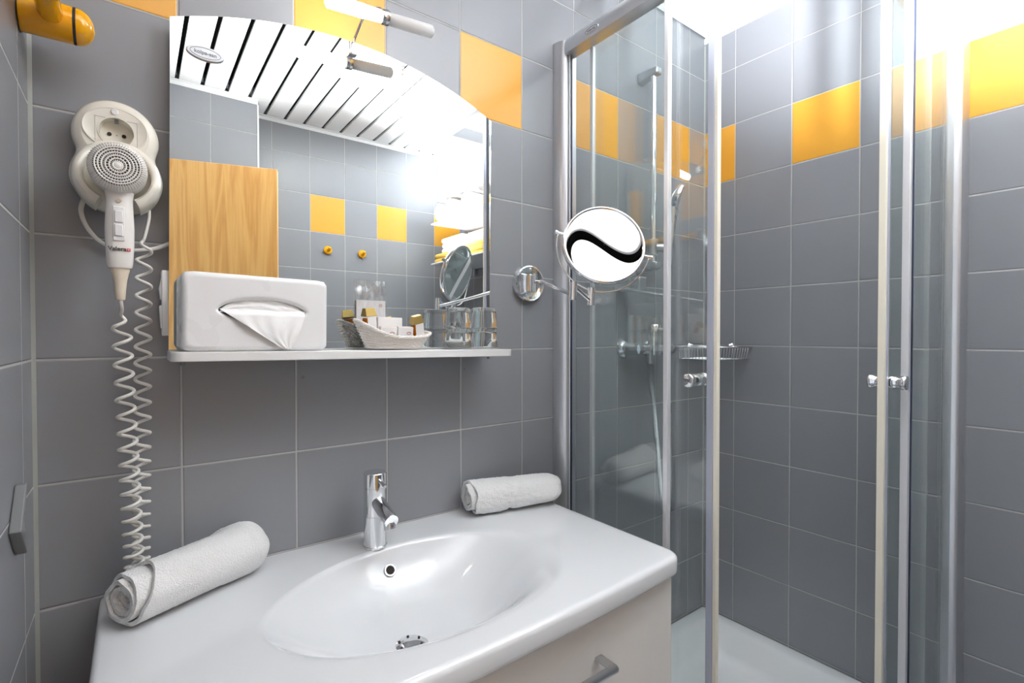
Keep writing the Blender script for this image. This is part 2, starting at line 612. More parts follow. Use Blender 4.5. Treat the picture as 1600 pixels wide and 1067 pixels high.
# ------------------------------------------------------------------ mirror with shelf
TILT = 0.012
MY = -0.030
MO = Vector((0.515, MY, 1.2585))
MW0, MW1 = 0.1765, 0.852
mir = empty('wall_mirror', MO, 'frameless wall mirror with arched top and white shelf along its lower edge', 'mirror')
mir.rotation_euler = (0, TILT, 0)
zb, zs, zt = 1.259, 1.8365, 1.9085
hw = (MW1 - MW0) / 2
xc = (MW0 + MW1) / 2
sag = zt - zs
Rr = (hw * hw + sag * sag) / (2 * sag)
outline = [(MW1, zb), (MW1, zs)]
for i in range(1, 48):
    t = MW1 - (MW1 - MW0) * i / 48
    outline.append((t, zt - Rr + math.sqrt(Rr * Rr - (t - xc) ** 2)))
outline += [(MW0, zs), (MW0, zb)]
g = G()
n = len(outline)
vs = [(a, MY, b) for a, b in outline] + [(a, MY + 0.005, b) for a, b in outline]
g.add(vs, [tuple(reversed(range(n)))])
g.cur = 1
g.add(vs, [tuple(range(n, 2 * n))] + [(i, (i + 1) % n, n + (i + 1) % n, n + i) for i in range(n)])
g.build('mirror_glass', ['mirror', 'mirror_edge'], mir, smooth=False, fix=False)
inner = [(xc + (a - xc) * 0.93, 1.28 + (b - 1.259) * 0.92) for a, b in outline]
G().prism([(a, MY + 0.0052, b) for a, b in inner], (0, 0.0245, 0)).build('backing_board', 'plastic_grey', mir, smooth=False)


def rounded_rect(x0, x1, y0, y1, rf, n=8):
    """counter-clockwise seen from above; only the two front (y0) corners are rounded"""
    pts = [(x1, y1)]
    pts.append((x0, y1))
    for i in range(n + 1):
        a = PI + (PI / 2) * i / n
        pts.append((x0 + rf + rf * math.cos(a), y0 + rf + rf * math.sin(a)))
    for i in range(n + 1):
        a = 1.5 * PI + (PI / 2) * i / n
        pts.append((x1 - rf + rf * math.cos(a), y0 + rf + rf * math.sin(a)))
    return pts


sp = rounded_rect(0.1745, 0.8545, -0.132, MY - 0.0002, 0.018)
sp2 = []
for a, b in sp:   # gently bowed front
    if b < -0.1:
        b -= 0.006 * (1 - ((a - 0.5145) / 0.34) ** 2)
    sp2.append((a, b))
sp3 = []
for i in range(len(sp2)):
    sp3.append(sp2[i])
    if i == 10:
        (ax, ay), (bx, by) = sp2[10], sp2[11]
        for k in range(1, 12):
            t = k / 12
            xx = ax + (bx - ax) * t
            sp3.append((xx, -0.132 - 0.006 * (1 - ((xx - 0.5145) / 0.34) ** 2)))
G().prism([(a, b, 1.2425) for a, b in sp3], (0, 0, 0.016)).build('shelf', 'shelf', mir, bevel=0.0012, seg=2)
for bx in (0.195, 0.83):
    G().cyl((bx, -0.06, 1.2426), (bx, -0.06, 1.2330), 0.005, 0.0035, 12).build('shelf_stud', 'plastic_grey', mir)

# oval maker's badge on the glass
bd = G()
oc = Vector((0.2290, MY - 0.0004, 1.7895))
Mb = Matrix.Translation(oc) @ Matrix.Rotation(math.radians(2), 4, 'Y')


def oval(g, c, rx, rz, y0, y1, n=48, inset=0.0015):
    r0 = [(c[0] + rx * math.cos(2 * PI * i / n), y0, c[2] + rz * math.sin(2 * PI * i / n)) for i in range(n)]
    r1 = [(c[0] + rx * math.cos(2 * PI * i / n), y1 + inset, c[2] + rz * math.sin(2 * PI * i / n)) for i in range(n)]
    r2 = [(c[0] + (rx - inset) * math.cos(2 * PI * i / n), y1, c[2] + (rz - inset) * math.sin(2 * PI * i / n)) for i in range(n)]
    g.grid([r0, r1, r2], True)
    k = len(g.v)
    g.v.append((c[0], y1, c[2]))
    g.f += [(k - n + i, k - n + (i + 1) % n, k) for i in range(n)]
    g.mi += [g.cur] * n


oval(bd, oc, 0.0295, 0.0125, MY - 0.0003, MY - 0.004)
badge = bd.build('badge', 'badge', mir, label='silver oval badge')
ring = [(oc.x + 0.0235 * math.cos(2 * PI * i / 48), MY - 0.0042, oc.z + 0.0088 * math.sin(2 * PI * i / 48)) for i in range(48)]
G().tube(ring, 0.0004, 6, True).build('badge_ring', 'badge_ink', badge)
text_part('badge_text', 'kolpa-san', 0.0092, basis((oc.x, MY - 0.0043, oc.z), (1, 0, 0), (0, 0, 1)), 'badge_ink', badge, 0.0002, 0.0001)

# two small plugged drill holes below the shelf
for px_, zz in ((0.406, 1.202), (0.797, 1.202)):
    side = 'left' if px_ < 0.6 else 'right'
    G().rev([(0, 0.0035), (0.001, 0.0035), (0.0012, 0.002)], (px_, 0.0002, zz), (0, -1, 0), 16).build(
        'wall_plug', 'plastic_grey', None, org=(px_, 0, zz), cat='wall plug',
        label='small dark round plug in the grey tile below the %s end of the mirror shelf' % side, group='dark plugs in the tiles')

# ------------------------------------------------------------------ tube lamp over the mirror
lc = Vector((0.530, -0.134, 1.918))
la = Vector((0.215, -0.0, 0.020)).normalized()
lamp = empty('mirror_lamp', lc, 'two-armed frosted tube lamp on a thin chrome rod above the arched mirror', 'lamp')
G().rev([(-0.0075, 0.0125), (-0.0070, 0.0142), (-0.001, 0.0142), (0, 0.0136), (0.001, 0.0142), (0.0070, 0.0142), (0.0075, 0.0125)], lc, la, 40).build('chrome_ring', 'chrome', lamp)
for s, mt, nm, lb, ln in ((-1, 'tube_lit', 'glass_tube', 'lit glass tube', 0.106), (1, 'tube_off', 'glass_tube', 'unlit frosted glass tube', 0.100)):
    q = lc + la * (s * 0.007)
    r = 0.0125
    if s < 0:
        G().rev([(0, 0.0118), (0.034, 0.0122)], q, la * s, 40, False).build('tube_collar', 'tube_off', lamp)
        G().rev([(0.034, 0.0122), (0.036, r), (ln - 0.003, r), (ln, r - 0.003)], q, la * s, 40).build(nm, mt, lamp, label=lb)
    else:
        G().rev([(0, 0.0118), (0.036, 0.0122), (0.037, r), (ln - 0.003, r), (ln, r - 0.003)], q, la * s, 40).build(nm, mt, lamp, label=lb)
p0 = Vector((0.502, MY - 0.004, 1.893))
pts = [p0, p0 + Vector((0.002, 0, 0.015)), Vector((0.508, -0.045, 1.925)), Vector((0.512, -0.065, 1.942)), Vector((0.518, -0.092, 1.948)), Vector((0.525, -0.118, 1.942)), lc + Vector((-0.001, 0.004, 0.013))]


def smooth_path(pts, m=8):
    pts = [Vector(p) for p in pts]
    out = []
    for i in range(len(pts) - 1):
        a, b, c, d = pts[max(i - 1, 0)], pts[i], pts[i + 1], pts[min(i + 2, len(pts) - 1)]
        for k in range(m):
            t = k / m
            out.append(0.5 * ((2 * b) + (c - a) * t + (2 * a - 5 * b + 4 * c - d) * t * t + (-a + 3 * b - 3 * c + d) * t ** 3))
    out.append(pts[-1])
    return out


G().tube(smooth_path(pts), 0.0028, 12).build('chrome_rod', 'chrome', lamp)
G().box((0.494, MY - 0.008, 1.879), (0.511, -0.0225, 1.902)).build('mirror_clamp', 'chrome', lamp, bevel=0.002)

# ------------------------------------------------------------------ switch strip at the mirror's left edge
sw = empty('light_switch', (0.170, -0.0, 1.34), 'narrow white double rocker switch tucked behind the left edge of the mirror', 'switch')
G().box((0.1675, -0.026, 1.288), (0.1800, -0.0002, 1.402)).build('housing', 'plastic', sw, bevel=0.002)
for z0, z1, tip in ((1.350, 1.392, 0.5), (1.300, 1.342, 1.0)):
    zz = z0 + (z1 - z0) * tip
    G().prism([(0.1678, -0.022, z0), (0.1678, -0.022, z1), (0.1638, -0.022, min(zz, z1 - 0.002)), (0.1655, -0.022, z0 + 0.002)], (0, 0.018, 0)).build('rocker', 'plastic', sw, bevel=0.0006, seg=2)


# ------------------------------------------------------------------ things on the shelf
def zsh(x):
    return 1.2586 - TILT * (x - 0.515)


# tissue box cover
tx, ty = 0.303, -0.092
tz = zsh(tx)
yaw_b = math.radians(2.5)
tb = empty('tissue_box', (tx, ty, tz), 'white plastic tissue box standing on its long side at the left of the mirror shelf', 'tissue box')


def superbox(cx, cy, w, d, z0, z1, r, n=8):
    return None


fw, fh, fd = 0.232, 0.131, 0.068
fy = ty - fd / 2   # front face
ocx, ocz, orx, orz = tx + 0.006, tz + 0.070, 0.070, 0.020


def opening(a):
    """eye-shaped opening: flat arc above, fuller below"""
    c, s = math.cos(a), math.sin(a)
    return (ocx + orx * c, ocz + (orz if s > 0 else orz * 0.9) * (abs(s) ** 1.15) * (1 if s > 0 else -1))


NB = 96


def box_ring(k, y):
    """rounded rectangle ring with NB points matched by angle"""
    pts = []
    for i in range(NB):
        a = 2 * PI * i / NB
        c, s = math.cos(a), math.sin(a)
        hx_, hz_ = fw / 2 - k, fh / 2 - k
        rr = 0.011
        # ray / rounded box intersection by marching
        lo, hi = 0.0, 0.3
        for _ in range(26):
            m = (lo + hi) / 2
            X, Z = abs(m * c), abs(m * s)
            qx, qz = max(X - hx_ + rr, 0), max(Z - hz_ + rr, 0)
            inside = (X <= hx_ and Z <= hz_ and math.hypot(qx, qz) <= rr)
            lo, hi = (m, hi) if inside else (lo, m)
        pts.append((tx + lo * c, y, tz + fh / 2 + lo * s))
    return pts


rows = [box_ring(0.004, ty + fd / 2), box_ring(0.0, ty + fd / 2 - 0.003), box_ring(0.0, fy + 0.009), box_ring(0.0010, fy + 0.005), box_ring(0.0035, fy + 0.0018), box_ring(0.007, fy), box_ring(0.0095, fy)]
rim = []
for sc, dy in ((1.15, 0.0), (1.09, 0.0), (1.045, 0.0008), (1.01, 0.003), (0.99, 0.007), (0.985, 0.012)):
    rr_ = []
    for i in range(NB):
        ax, az = opening(2 * PI * i / NB)
        grow = (sc - 1) * (0.07 if sc > 1 else 0.07)
        dx_, dz_ = ax - ocx, az - ocz
        ll = math.hypot(dx_ / orx, dz_ / orz) + 1e-6
        rr_.append((ocx + dx_ + (dx_ / orx / ll) * grow, fy + dy, ocz + dz_ + (dz_ / orz / ll) * grow))
    rim.append(rr_)
g = G()
g.grid(rows + rim, True)
ob = g.build('cover', 'plastic', tb, angle=50)
k0 = [(p[0], ty + fd / 2, p[2]) for p in box_ring(0.004, 0)]
G().add(k0, [tuple(range(NB))]).build('back_plate', 'plastic', tb, smooth=False)
tb.rotation_euler = (0, TILT, yaw_b)
# tissue: folded mass inside plus a hanging triangular sheet
rows = []
for j in range(15):
    v = j / 14
    row = []
    for i in range(41):
        u = i / 40
        X = ocx - orx * 0.97 + 2 * orx * 0.97 * u
        arch = math.sqrt(max(0, 1 - (2 * u - 1) ** 2))
        Z = ocz - 0.004 + (v * 1.0) * (0.0235 * arch)
        Y = fy + 0.0045 + 0.004 * v + 0.003 * noise.noise(Vector((u * 9, v * 5, 1.3)))
        row.append((X, Y, Z))
    rows.append(row)
tis = G().grid(rows).build('tissue', 'tissue', tb, angle=80)
rows = []
for j in range(25):
    v = j / 24
    # outline of the hanging sheet: left edge and right edge at height v
    lx = (-0.068 + 0.075 * min(v / 0.55, 1) ** 0.95) if v < 0.55 else (0.007 + 0.025 * ((v - 0.55) / 0.45) ** 0.8)
    lx = -0.069 + 0.1 * v ** 1.05
    rx_ = 0.069 - 0.026 * v ** 1.3
    row = []
    for i in range(33):
        u = i / 32
        X = ocx + lx + (rx_ - lx) * u
        Z = ocz + 0.002 - 0.0685 * v + 0.004 * noise.noise(Vector((u * 4, 2.2, 0))) * v
        Y = fy - 0.0022 - 0.004 * v + 0.0035 * noise.noise(Vector((u * 6 + v * 2, v * 1.6, 5.1))) - 0.003 * math.sin(v * PI)
        if j < 3:
            Y += (3 - j) * 0.003
        row.append((X, Y, Z))
    rows.append(row)
G().grid(rows).build('tissue_sheet', 'tissue', tis, angle=80)


# wicker basket
bx, by = 0.568, -0.0855
bz = zsh(bx) + 0.001
bk = empty('wicker_basket', (bx, by, bz), 'small white oval wicker basket of toiletries in the middle of the mirror shelf', 'basket')
bk.rotation_euler = (0, TILT, 0)


def bask(a, t):
    """a angle, t 0 bottom .. 1 rim"""
    rx = (0.058 + 0.024 * t)
    ry = (0.030 + 0.014 * t)
    c = math.cos(a)
    hgt = 0.0215 + 0.033 * abs(min(c, 0)) ** 1.8 + 0.010 * abs(max(c, 0)) ** 3 + 0.010 * max(0.0, math.sin(a))
    return Vector((bx + rx * c, by + ry * math.sin(a), bz + 0.003 + hgt * t))


ns = 30
g = G()
for r in range(9):
    t = (r + 0.4) / 9
    pts = []
    for i in range(ns * 4):
        a = 2 * PI * i / (ns * 4)
        p = bask(a, t)
        out = Vector((math.cos(a) * 0.6, math.sin(a), 0)).normalized()
        w = math.cos(ns / 2 * a * 2 / 1 + (PI if r % 2 else 0)) if False else math.cos(a * ns + (PI if r % 2 else 0))
        pts.append(p + out * (0.0021 * w))
    g.tube(pts, 0.0021, 6, True)
body = g.build('woven_side', 'wicker', bk, angle=180)
g = G()
for i in range(ns * 2):
    a = 2 * PI * (i + 0.0) / (ns * 2)
    g.tube([bask(a, t) for t in (0, 0.35, 0.7, 1.0)], 0.0013, 6)
g.rev([(0, 0.058), (0.003, 0.058)], (bx, by, bz + 0.001), (0, 0, 1), 40, True, 0.52, 1.0)
g.build('stakes', 'wicker', bk, angle=60)
g = G()
for k in range(3):
    pts = []
    for i in range(200):
        a = 2 * PI * i / 200
        p = bask(a, 1.02)
        ph = a * 22 + k * 2 * PI / 3
        out = Vector((math.cos(a) * 0.6, math.sin(a), 0)).normalized()
        pts.append(p + out * (0.0022 * math.cos(ph)) + Vector((0, 0, 0.0022 * math.sin(ph))))
    g.tube(pts, 0.0019, 6, True)
g.build('braided_rim', 'wicker', bk, angle=180)


def rotM(o, rx=0, ry=0, rz=0):
    return Matrix.Translation(Vector(o)) @ Matrix.Rotation(rz, 4, 'Z') @ Matrix.Rotation(ry, 4, 'Y') @ Matrix.Rotation(rx, 4, 'X')


def mini_bottle(o, rx, ry, rz, label, h=0.046):
    root = empty('toiletry_bottle', o, label, 'bottle', 'gold-capped toiletry bottles in the basket')
    root.rotation_euler = (rx, ry, rz)
    O = Vector(o)
    body_ = G().box(O + Vector((-0.0115, -0.009, 0)), O + Vector((0.0115, 0.009, h))).build('bottle_body', 'amber', root, bevel=0.003)
    G().box(O + Vector((-0.0095, -0.0098, 0.004)), O + Vector((0.0105, -0.0092, h + 0.003))).build('paper_label', 'label', root, smooth=False, label='white paper label')
    w, t0 = 0.013, 0.0105
    zt_ = h + 0.003
    P_ = [(-w, -t0, zt_), (w, -t0, zt_), (w, t0, zt_), (-w, t0, zt_), (-w * 0.82, -t0 * 0.55, zt_ + 0.017), (w * 0.82, -t0 * 0.55, zt_ + 0.017), (w * 0.82, t0 * 0.55, zt_ + 0.017), (-w * 0.82, t0 * 0.55, zt_ + 0.017)]
    G().add([O + Vector(p) for p in P_], [(0, 3, 2, 1), (4, 5, 6, 7), (0, 1, 5, 4), (1, 2, 6, 5), (2, 3, 7, 6), (3, 0, 4, 7)]).build('cap', 'gold', root, bevel=0.001, seg=2, label='bronze-gold cap')
    return root


zb_ = bz + 0.007
mini_bottle((0.5165, by - 0.002, zb_ + 0.013), math.radians(5), math.radians(-7), math.radians(12), 'small amber bottle with bronze-gold cap standing at the left end of the basket')
mini_bottle((0.622, by - 0.008, zb_ + 0.006), math.radians(13), math.radians(-14), math.radians(6), 'small amber bottle with bronze-gold cap leaning at the right end of the basket', 0.042)


def print_crown(root, c, y, s=1.0):
    g = G()
    for k in range(5):
        a = PI * (k + 0.5) / 5
        q = Vector((c[0] + 0.0035 * s * math.cos(a), y, c[2] + 0.0022 * s * math.sin(a)))
        g.cyl(q, q + Vector((0, -0.0002, 0)), 0.0012 * s, n=10)
    g.box((c[0] - 0.0035 * s, y - 0.0002, c[2] - 0.0022 * s), (c[0] + 0.0035 * s, y, c[2] - 0.0008 * s))
    return g.build('crown_print', 'label_print', root, smooth=False)


for i, (sx_, sy_, w_, h_, rz_, side) in enumerate(((0.5475, by - 0.014, 0.036, 0.034, 0.05, 'left'), (0.5850, by - 0.015, 0.034, 0.034, -0.03, 'right'))):
    O = Vector((sx_, sy_, zb_ + 0.006))
    r_ = empty('soap_box', O, 'small white printed carton at the front of the basket, the %s one of two' % side, 'carton', 'white cartons in the basket')
    r_.rotation_euler = (math.radians(6), TILT, rz_)
    G().box(O + Vector((-w_ / 2, -0.007, 0)), O + Vector((w_ / 2, 0.007, h_))).build('carton', 'label', r_, bevel=0.0012, seg=2)
    G().box(O + Vector((-w_ / 2 + 0.001, -0.0055, h_)), O + Vector((w_ / 2 - 0.001, 0.0055, h_ + 0.0008))).build('lid_flap', 'plastic_cream', r_, smooth=False)
    print_crown(r_, O + Vector((0.007, 0, 0.021)), O.y - 0.0072, 1.25)
O = Vector((0.562, by + 0.008, zb_ + 0.004))
r_ = empty('soap_box', O, 'taller plain white carton behind the two small printed cartons', 'carton', 'white cartons in the basket')
r_.rotation_euler = (math.radians(-3), TILT, 0.04)
G().box(O + Vector((-0.028, -0.006, 0)), O + Vector((0.028, 0.006, 0.056))).build('carton', 'label', r_, bevel=0.001, seg=2)

# clear bag with a white card, standing behind the basket against the mirror
O = Vector((0.540, -0.0375, zsh(0.545) + 0.046))
bag = empty('plastic_bag', O, 'clear plastic bag with a white printed card, upright in the basket against the mirror', 'bag')
bag.rotation_euler = (math.radians(-2), TILT, math.radians(0))
rows = []
for j in range(17):
    v = j / 16
    row = []
    for i in range(25):
        u = i / 24
        X = O.x - 0.037 + 0.072 * u + 0.003 * v * math.sin(4 * u)
        Z = O.z + v * 0.103
        th = 0.008 * math.sin(PI * u) * (1 - 0.75 * v)
        Y = O.y - 0.001 - th + 0.009 * noise.noise(Vector((u * 7, v * 5, 3))) * (0.4 + 0.6 * v)
        row.append((X, Y, Z))
    rows.append(row)
front_ = rows
rows2 = [[(p[0], O.y + 0.0045 + 0.001 * noise.noise(Vector((p[0] * 90, p[2] * 60, 8))), p[2]) for p in r] for r in rows]
G().grid(front_).grid(rows2).build('film', 'film', bag, angle=25)
G().box(O + Vector((-0.034, 0.0012, 0.0)), O + Vector((0.031, 0.0022, 0.060))).build('card', 'label', bag, smooth=False, label='white printed card')
G().cyl(O + Vector((0.020, 0.0010, 0.049)), O + Vector((0.020, 0.0006, 0.049)), 0.0042, n=20).build('card_print', 'label_print', bag, smooth=False)


# drinking glasses, upturned and stacked in two pairs
def tumbler():
    Hh, Ro, Ri = 0.047, 0.0325, 0.0290
    nn = 72

    def ring(z, r, flute=0.0):
        return [Vector(((r - flute * (0.5 + 0.5 * math.cos(18 * 2 * PI * i / nn))) * math.cos(2 * PI * i / nn), (r - flute * (0.5 + 0.5 * math.cos(18 * 2 * PI * i / nn))) * math.sin(2 * PI * i / nn), z)) for i in range(nn)]
    # upturned: mouth at z=0, base at the top
    rows = [ring(0, Ro), ring(0.006, Ro, 0.0), ring(0.010, Ro - 0.0003, 0.0006), ring(Hh - 0.010, Ri + 0.0006, 0.0008), ring(Hh - 0.005, Ri + 0.0004), ring(Hh - 0.001, Ri - 0.0008), ring(Hh, Ri - 0.003)]
    inn = [ring(Hh - 0.001, Ri - 0.010), ring(Hh - 0.0015, 0.004), ring(Hh - 0.0015, 0.0005)]
    out = rows + inn
    inside = [ring(0, Ro - 0.0018), ring(0.010, Ro - 0.0022), ring(Hh - 0.012, Ri - 0.0018), ring(Hh - 0.0085, Ri - 0.004), ring(Hh - 0.0075, 0.0005)]
    g = G()
    g.grid(out[:4], True)
    g.grid([inside[0], inside[1], inside[2]], True)
    g.cur = 1
    g.grid(out[3:], True)
    g.grid(inside[2:], True)
    g.grid([out[0], inside[0]], True)
    return g


def glass(x, y, z, label, s=1.0, rot=0.0):
    g = tumbler()
    g.v = [tuple(Vector(p) * s + Vector((x, y, z))) for p in g.v]
    o = g.build('drinking_glass', ['tumbler', 'tumbler_base'], None, org=(x, y, z), label=label, cat='glass', group='upturned drinking glasses on the shelf', angle=60)
    o.rotation_euler = (0, TILT, rot)
    return o


ga, gb_ = (0.726, -0.0850), (0.803, -0.0780)
for (gx, gy), s, nm in ((ga, 1.0, 'left'), (gb_, 1.04, 'right')):
    z0 = zsh(gx) + 0.0008
    glass(gx, gy, z0, 'clear upturned glass on the shelf, lower one of the %s stack' % nm, s)
    glass(gx, gy, z0 + 0.0485 * s, 'clear upturned glass, upper one of the %s stack on the shelf' % nm, s * 0.97, 0.3)

# ------------------------------------------------------------------ hair dryer and its holder
hd = empty('dryer_holder', (0.110, 0, 1.58), 'ivory wall holder for a hair dryer with a built-in round socket', 'holder')
HC1, HR1 = (0.1085, 1.617), 0.057
HC2, HR2 = (0.1095, 1.549), 0.0585


def blob(k, y, n=96):
    """figure-eight outline shrunk by k; smooth union of the two discs"""
    pts = []
    cx_, cz_ = (HC1[0] + HC2[0]) / 2, (HC1[1] + HC2[1]) / 2 + 0.002

    def sd(X, Z):
        d1 = math.hypot(X - HC1[0], Z - HC1[1]) - HR1
        d2 = math.hypot((X - HC2[0]) * 0.96, Z - HC2[1]) - HR2
        kk = 0.012
        h = max(0.0, min(1.0, 0.5 + 0.5 * (d2 - d1) / kk))
        return d2 * (1 - h) + d1 * h - kk * h * (1 - h)
    for i in range(n):
        a = 2 * PI * i / n
        c, s = math.cos(a), math.sin(a)
        lo, hi = 0.0, 0.2
        for _ in range(26):
            m = (lo + hi) / 2
            if sd(cx_ + m * c, cz_ + m * s) < -k:
                lo = m
            else:
                hi = m
        pts.append((cx_ + lo * c, y, cz_ + lo * s))
    return pts


g = G()
g.grid([blob(0.004, -0.0005), blob(0.0, -0.006), blob(-0.0005, -0.022), blob(0.0015, -0.032), blob(0.006, -0.038), blob(0.013, -0.041)], True)
sk = Vector((0.109, -0.0410, 1.6195))
SR = 0.0225
outer = blob(0.013, -0.041)
ang_ = [math.atan2(p[2] - sk.z, p[0] - sk.x) for p in outer]
circ = [(sk.x + SR * math.cos(t), -0.041, sk.z + SR * math.sin(t)) for t in ang_]
g.grid([outer, circ], True)
g.build('housing', 'plastic_warm', hd, angle=60)
# raised cradle arms around the dryer head (open at the bottom)
rows = []
Hc = Vector((0.1105, -0.04, 1.545))
for i in range(49):
    a = math.radians(-62) + (math.radians(180 + 124)) * i / 48
    c, s = math.cos(a), math.sin(a)
    low = max(0.0, -s)
    th = 0.0125 + 0.004 * low
    dep = 0.014 + 0.030 * min(1.0, max(0.0, (0.75 - s) / 1.0))
    ri = 0.0435
    ro = ri + th
    row = []
    for (rr_, yy) in ((ri, 0.0), (ri, -dep + 0.004), (ri + 0.003, -dep), (ro - 0.006, -dep), (ro - 0.001, -dep + 0.006), (ro + 0.002, -dep * 0.4), (ro + 0.002, 0.004)):
        row.append(Hc + Vector((rr_ * c, yy, rr_ * s * 1.02)))
    rows.append(row)
g = G()
g.grid(rows)
for rr_ in (rows[0], rows[-1]):
    g.add(rr_, [tuple(range(len(rr_)))])
g.build('cradle_arms', 'plastic_warm', hd, angle=50)
# socket plate around a recessed round socket
n9 = 72


def ell(c, rx, rz, y):
    return [(c[0] + rx * math.cos(2 * PI * i / n9), y, c[2] + rz * math.sin(2 * PI * i / n9)) for i in range(n9)]


sc_ = Vector((0.1080, 0, 1.6245))
pl = G().grid([ell(sc_, 0.0430, 0.0345, -0.0411), ell(sc_, 0.0428, 0.0343, -0.0424), ell(sc_, 0.0415, 0.0331, -0.0428), ell(sc_, 0.0405, 0.0322, -0.0420), ell(sk, SR + 0.0020, SR + 0.0020, -0.0420), ell(sk, SR + 0.0018, SR + 0.0018, -0.0430), ell(sk, SR, SR, -0.0430), ell(sk, SR, SR, -0.0405)], True).build('socket_plate', 'plastic_warm', hd, angle=40)
g = G()
g.grid([ell(sk, SR - 0.0001, SR - 0.0001, -0.0425), ell(sk, SR - 0.0008, SR - 0.0008, -0.0255), ell(sk, 0.001, 0.001, -0.0250)], True)
g.build('socket_well', 'plastic_warm', pl, angle=40)
g = G()
for s in (-1, 1):
    q = sk + Vector((0.0095 * s, 0.0150, 0.0))
    g.cyl(q, q + Vector((0, -0.0012, 0)), 0.0030, n=16)
g.build('contact_holes', 'hole', pl, smooth=False)
for s in (-1, 1):
    G().box(sk + Vector((-0.0026, 0.001, s * 0.0198 - 0.0012)), sk + Vector((0.0026, 0.0150, s * 0.0198 + 0.0012))).build('earth_clip', 'plastic_grey', pl, smooth=False)
G().tube([sk + Vector((a_, -0.0011, b_)) for a_, b_ in ((-0.027, -0.021), (0.027, -0.021), (0.027, 0.0205), (-0.027, 0.0205))], 0.00035, 5, True).build('insert_outline', 'plastic_grey', pl, smooth=False)
G().rev([(0, 0.0052), (0.002, 0.0050), (0.0028, 0.004)], Vector((0.107, -0.0418, 1.6515)), (0, -1, 0), 28).build('indicator_button', 'plastic', pl)
# supply cable looping behind the holder
cab = smooth_path([(0.066, -0.014, 1.512), (0.062, -0.014, 1.490), (0.069, -0.013, 1.466), (0.083, -0.012, 1.446), (0.100, -0.012, 1.436), (0.122, -0.012, 1.433), (0.145, -0.013, 1.436), (0.165, -0.014, 1.442), (0.192, -0.014, 1.458)])
G().tube(cab, 0.0035, 10).build('supply_cable', 'cable', hd, label='white supply cable')

dr = empty('hair_dryer', (0.112, -0.10, 1.54), 'white hair dryer hanging in the ivory wall holder with its coiled cord', 'hair dryer')
hc = Vector((0.1115, -0.055, 1.5455))
prof = [(0.0, 0.029), (0.004, 0.034), (0.020, 0.0365), (0.045, 0.0372), (0.056, 0.0360)]
prof += [(0.060, 0.0338), (0.063, 0.0305)]
head = G().rev(prof, hc, (0, -1, 0), 64).build('head', 'plastic_dryer', dr, angle=60)
# perforated intake grille: dark disc below a lattice of rings and spokes
g = G()
gc = hc + Vector((0, -0.0632, 0))
G().cyl(gc, gc + Vector((0, -0.0006, 0)), 0.0300, n=48).build('grille_backing', 'hole', head, smooth=False)
for k, r in enumerate((0.0058, 0.0103, 0.0148, 0.0193, 0.0236, 0.0275)):
    g.tube([gc + Vector((r * math.cos(2 * PI * i / 56), -0.0016 + 0.0000 * k, r * math.sin(2 * PI * i / 56))) for i in range(56)], 0.00125, 6, True)
for k in range(40):
    a = 2 * PI * k / 40
    c, s = math.cos(a), math.sin(a)
    r0 = 0.0058 if k % 2 == 0 else 0.0148
    g.tube([gc + Vector((r0 * c, -0.0012, r0 * s)), gc + Vector((0.0275 * c, -0.0012, 0.0275 * s))], 0.0006, 5)
for k in range(60):
    a = 2 * PI * k / 60
    c, s = math.cos(a), math.sin(a)
    g.tube([gc + Vector((0.0275 * c, -0.0014, 0.0275 * s)), gc + Vector((0.0335 * c, 0.0016, 0.0335 * s)), gc + Vector((0.0364 * c, 0.0085, 0.0364 * s))], 0.0009, 5)
g.rev([(0, 0.0052), (0.0016, 0.0050), (0.0024, 0.0035)], gc + Vector((0, -0.0006, 0)), (0, -1, 0), 24)
g.build('intake_grille', 'plastic_dryer', head, angle=50)
# handle: tapering oval section running down
secs = [(1.512, -0.088, 0.0185, 0.0150), (1.500, -0.089, 0.0168, 0.0150), (1.480, -0.090, 0.0176, 0.0150), (1.455, -0.091, 0.0186, 0.0148), (1.430, -0.092, 0.0182, 0.0142), (1.405, -0.093, 0.0168, 0.0132), (1.396, -0.093, 0.0158, 0.0126), (1.393, -0.093, 0.0145, 0.0116)]


def sec(c, rx, ry, n=40, pw=2.4):
    out = []
    for i in range(n):
        a = 2 * PI * i / n
        cc, ss = math.cos(a), math.sin(a)
        out.append((c[0] + rx * abs(cc) ** (2 / pw) * (1 if cc > 0 else -1), c[1] + ry * abs(ss) ** (2 / pw) * (1 if ss > 0 else -1), c[2]))
    return out


g = G()
rows = [sec((0.1125, y, z), rx, ry) for z, y, rx, ry in secs]
g.grid(rows, True)
g.add(rows[-1], [tuple(range(40))])
hdl = g.build('handle', 'plastic_dryer', dr, angle=60)
g = G()
rows = [sec((0.1125, -0.093, z), r, r * 0.85, 32, 2.0) for z, r in ((1.394, 0.0125), (1.390, 0.0120), (1.375, 0.0088), (1.360, 0.0072), (1.346, 0.0062), (1.344, 0.0052))]
g.grid(rows, True)
g.add(rows[-1], [tuple(range(32))])
g.build('cord_sleeve', 'plastic_cream', dr, angle=60, label='cream tapered cord sleeve')
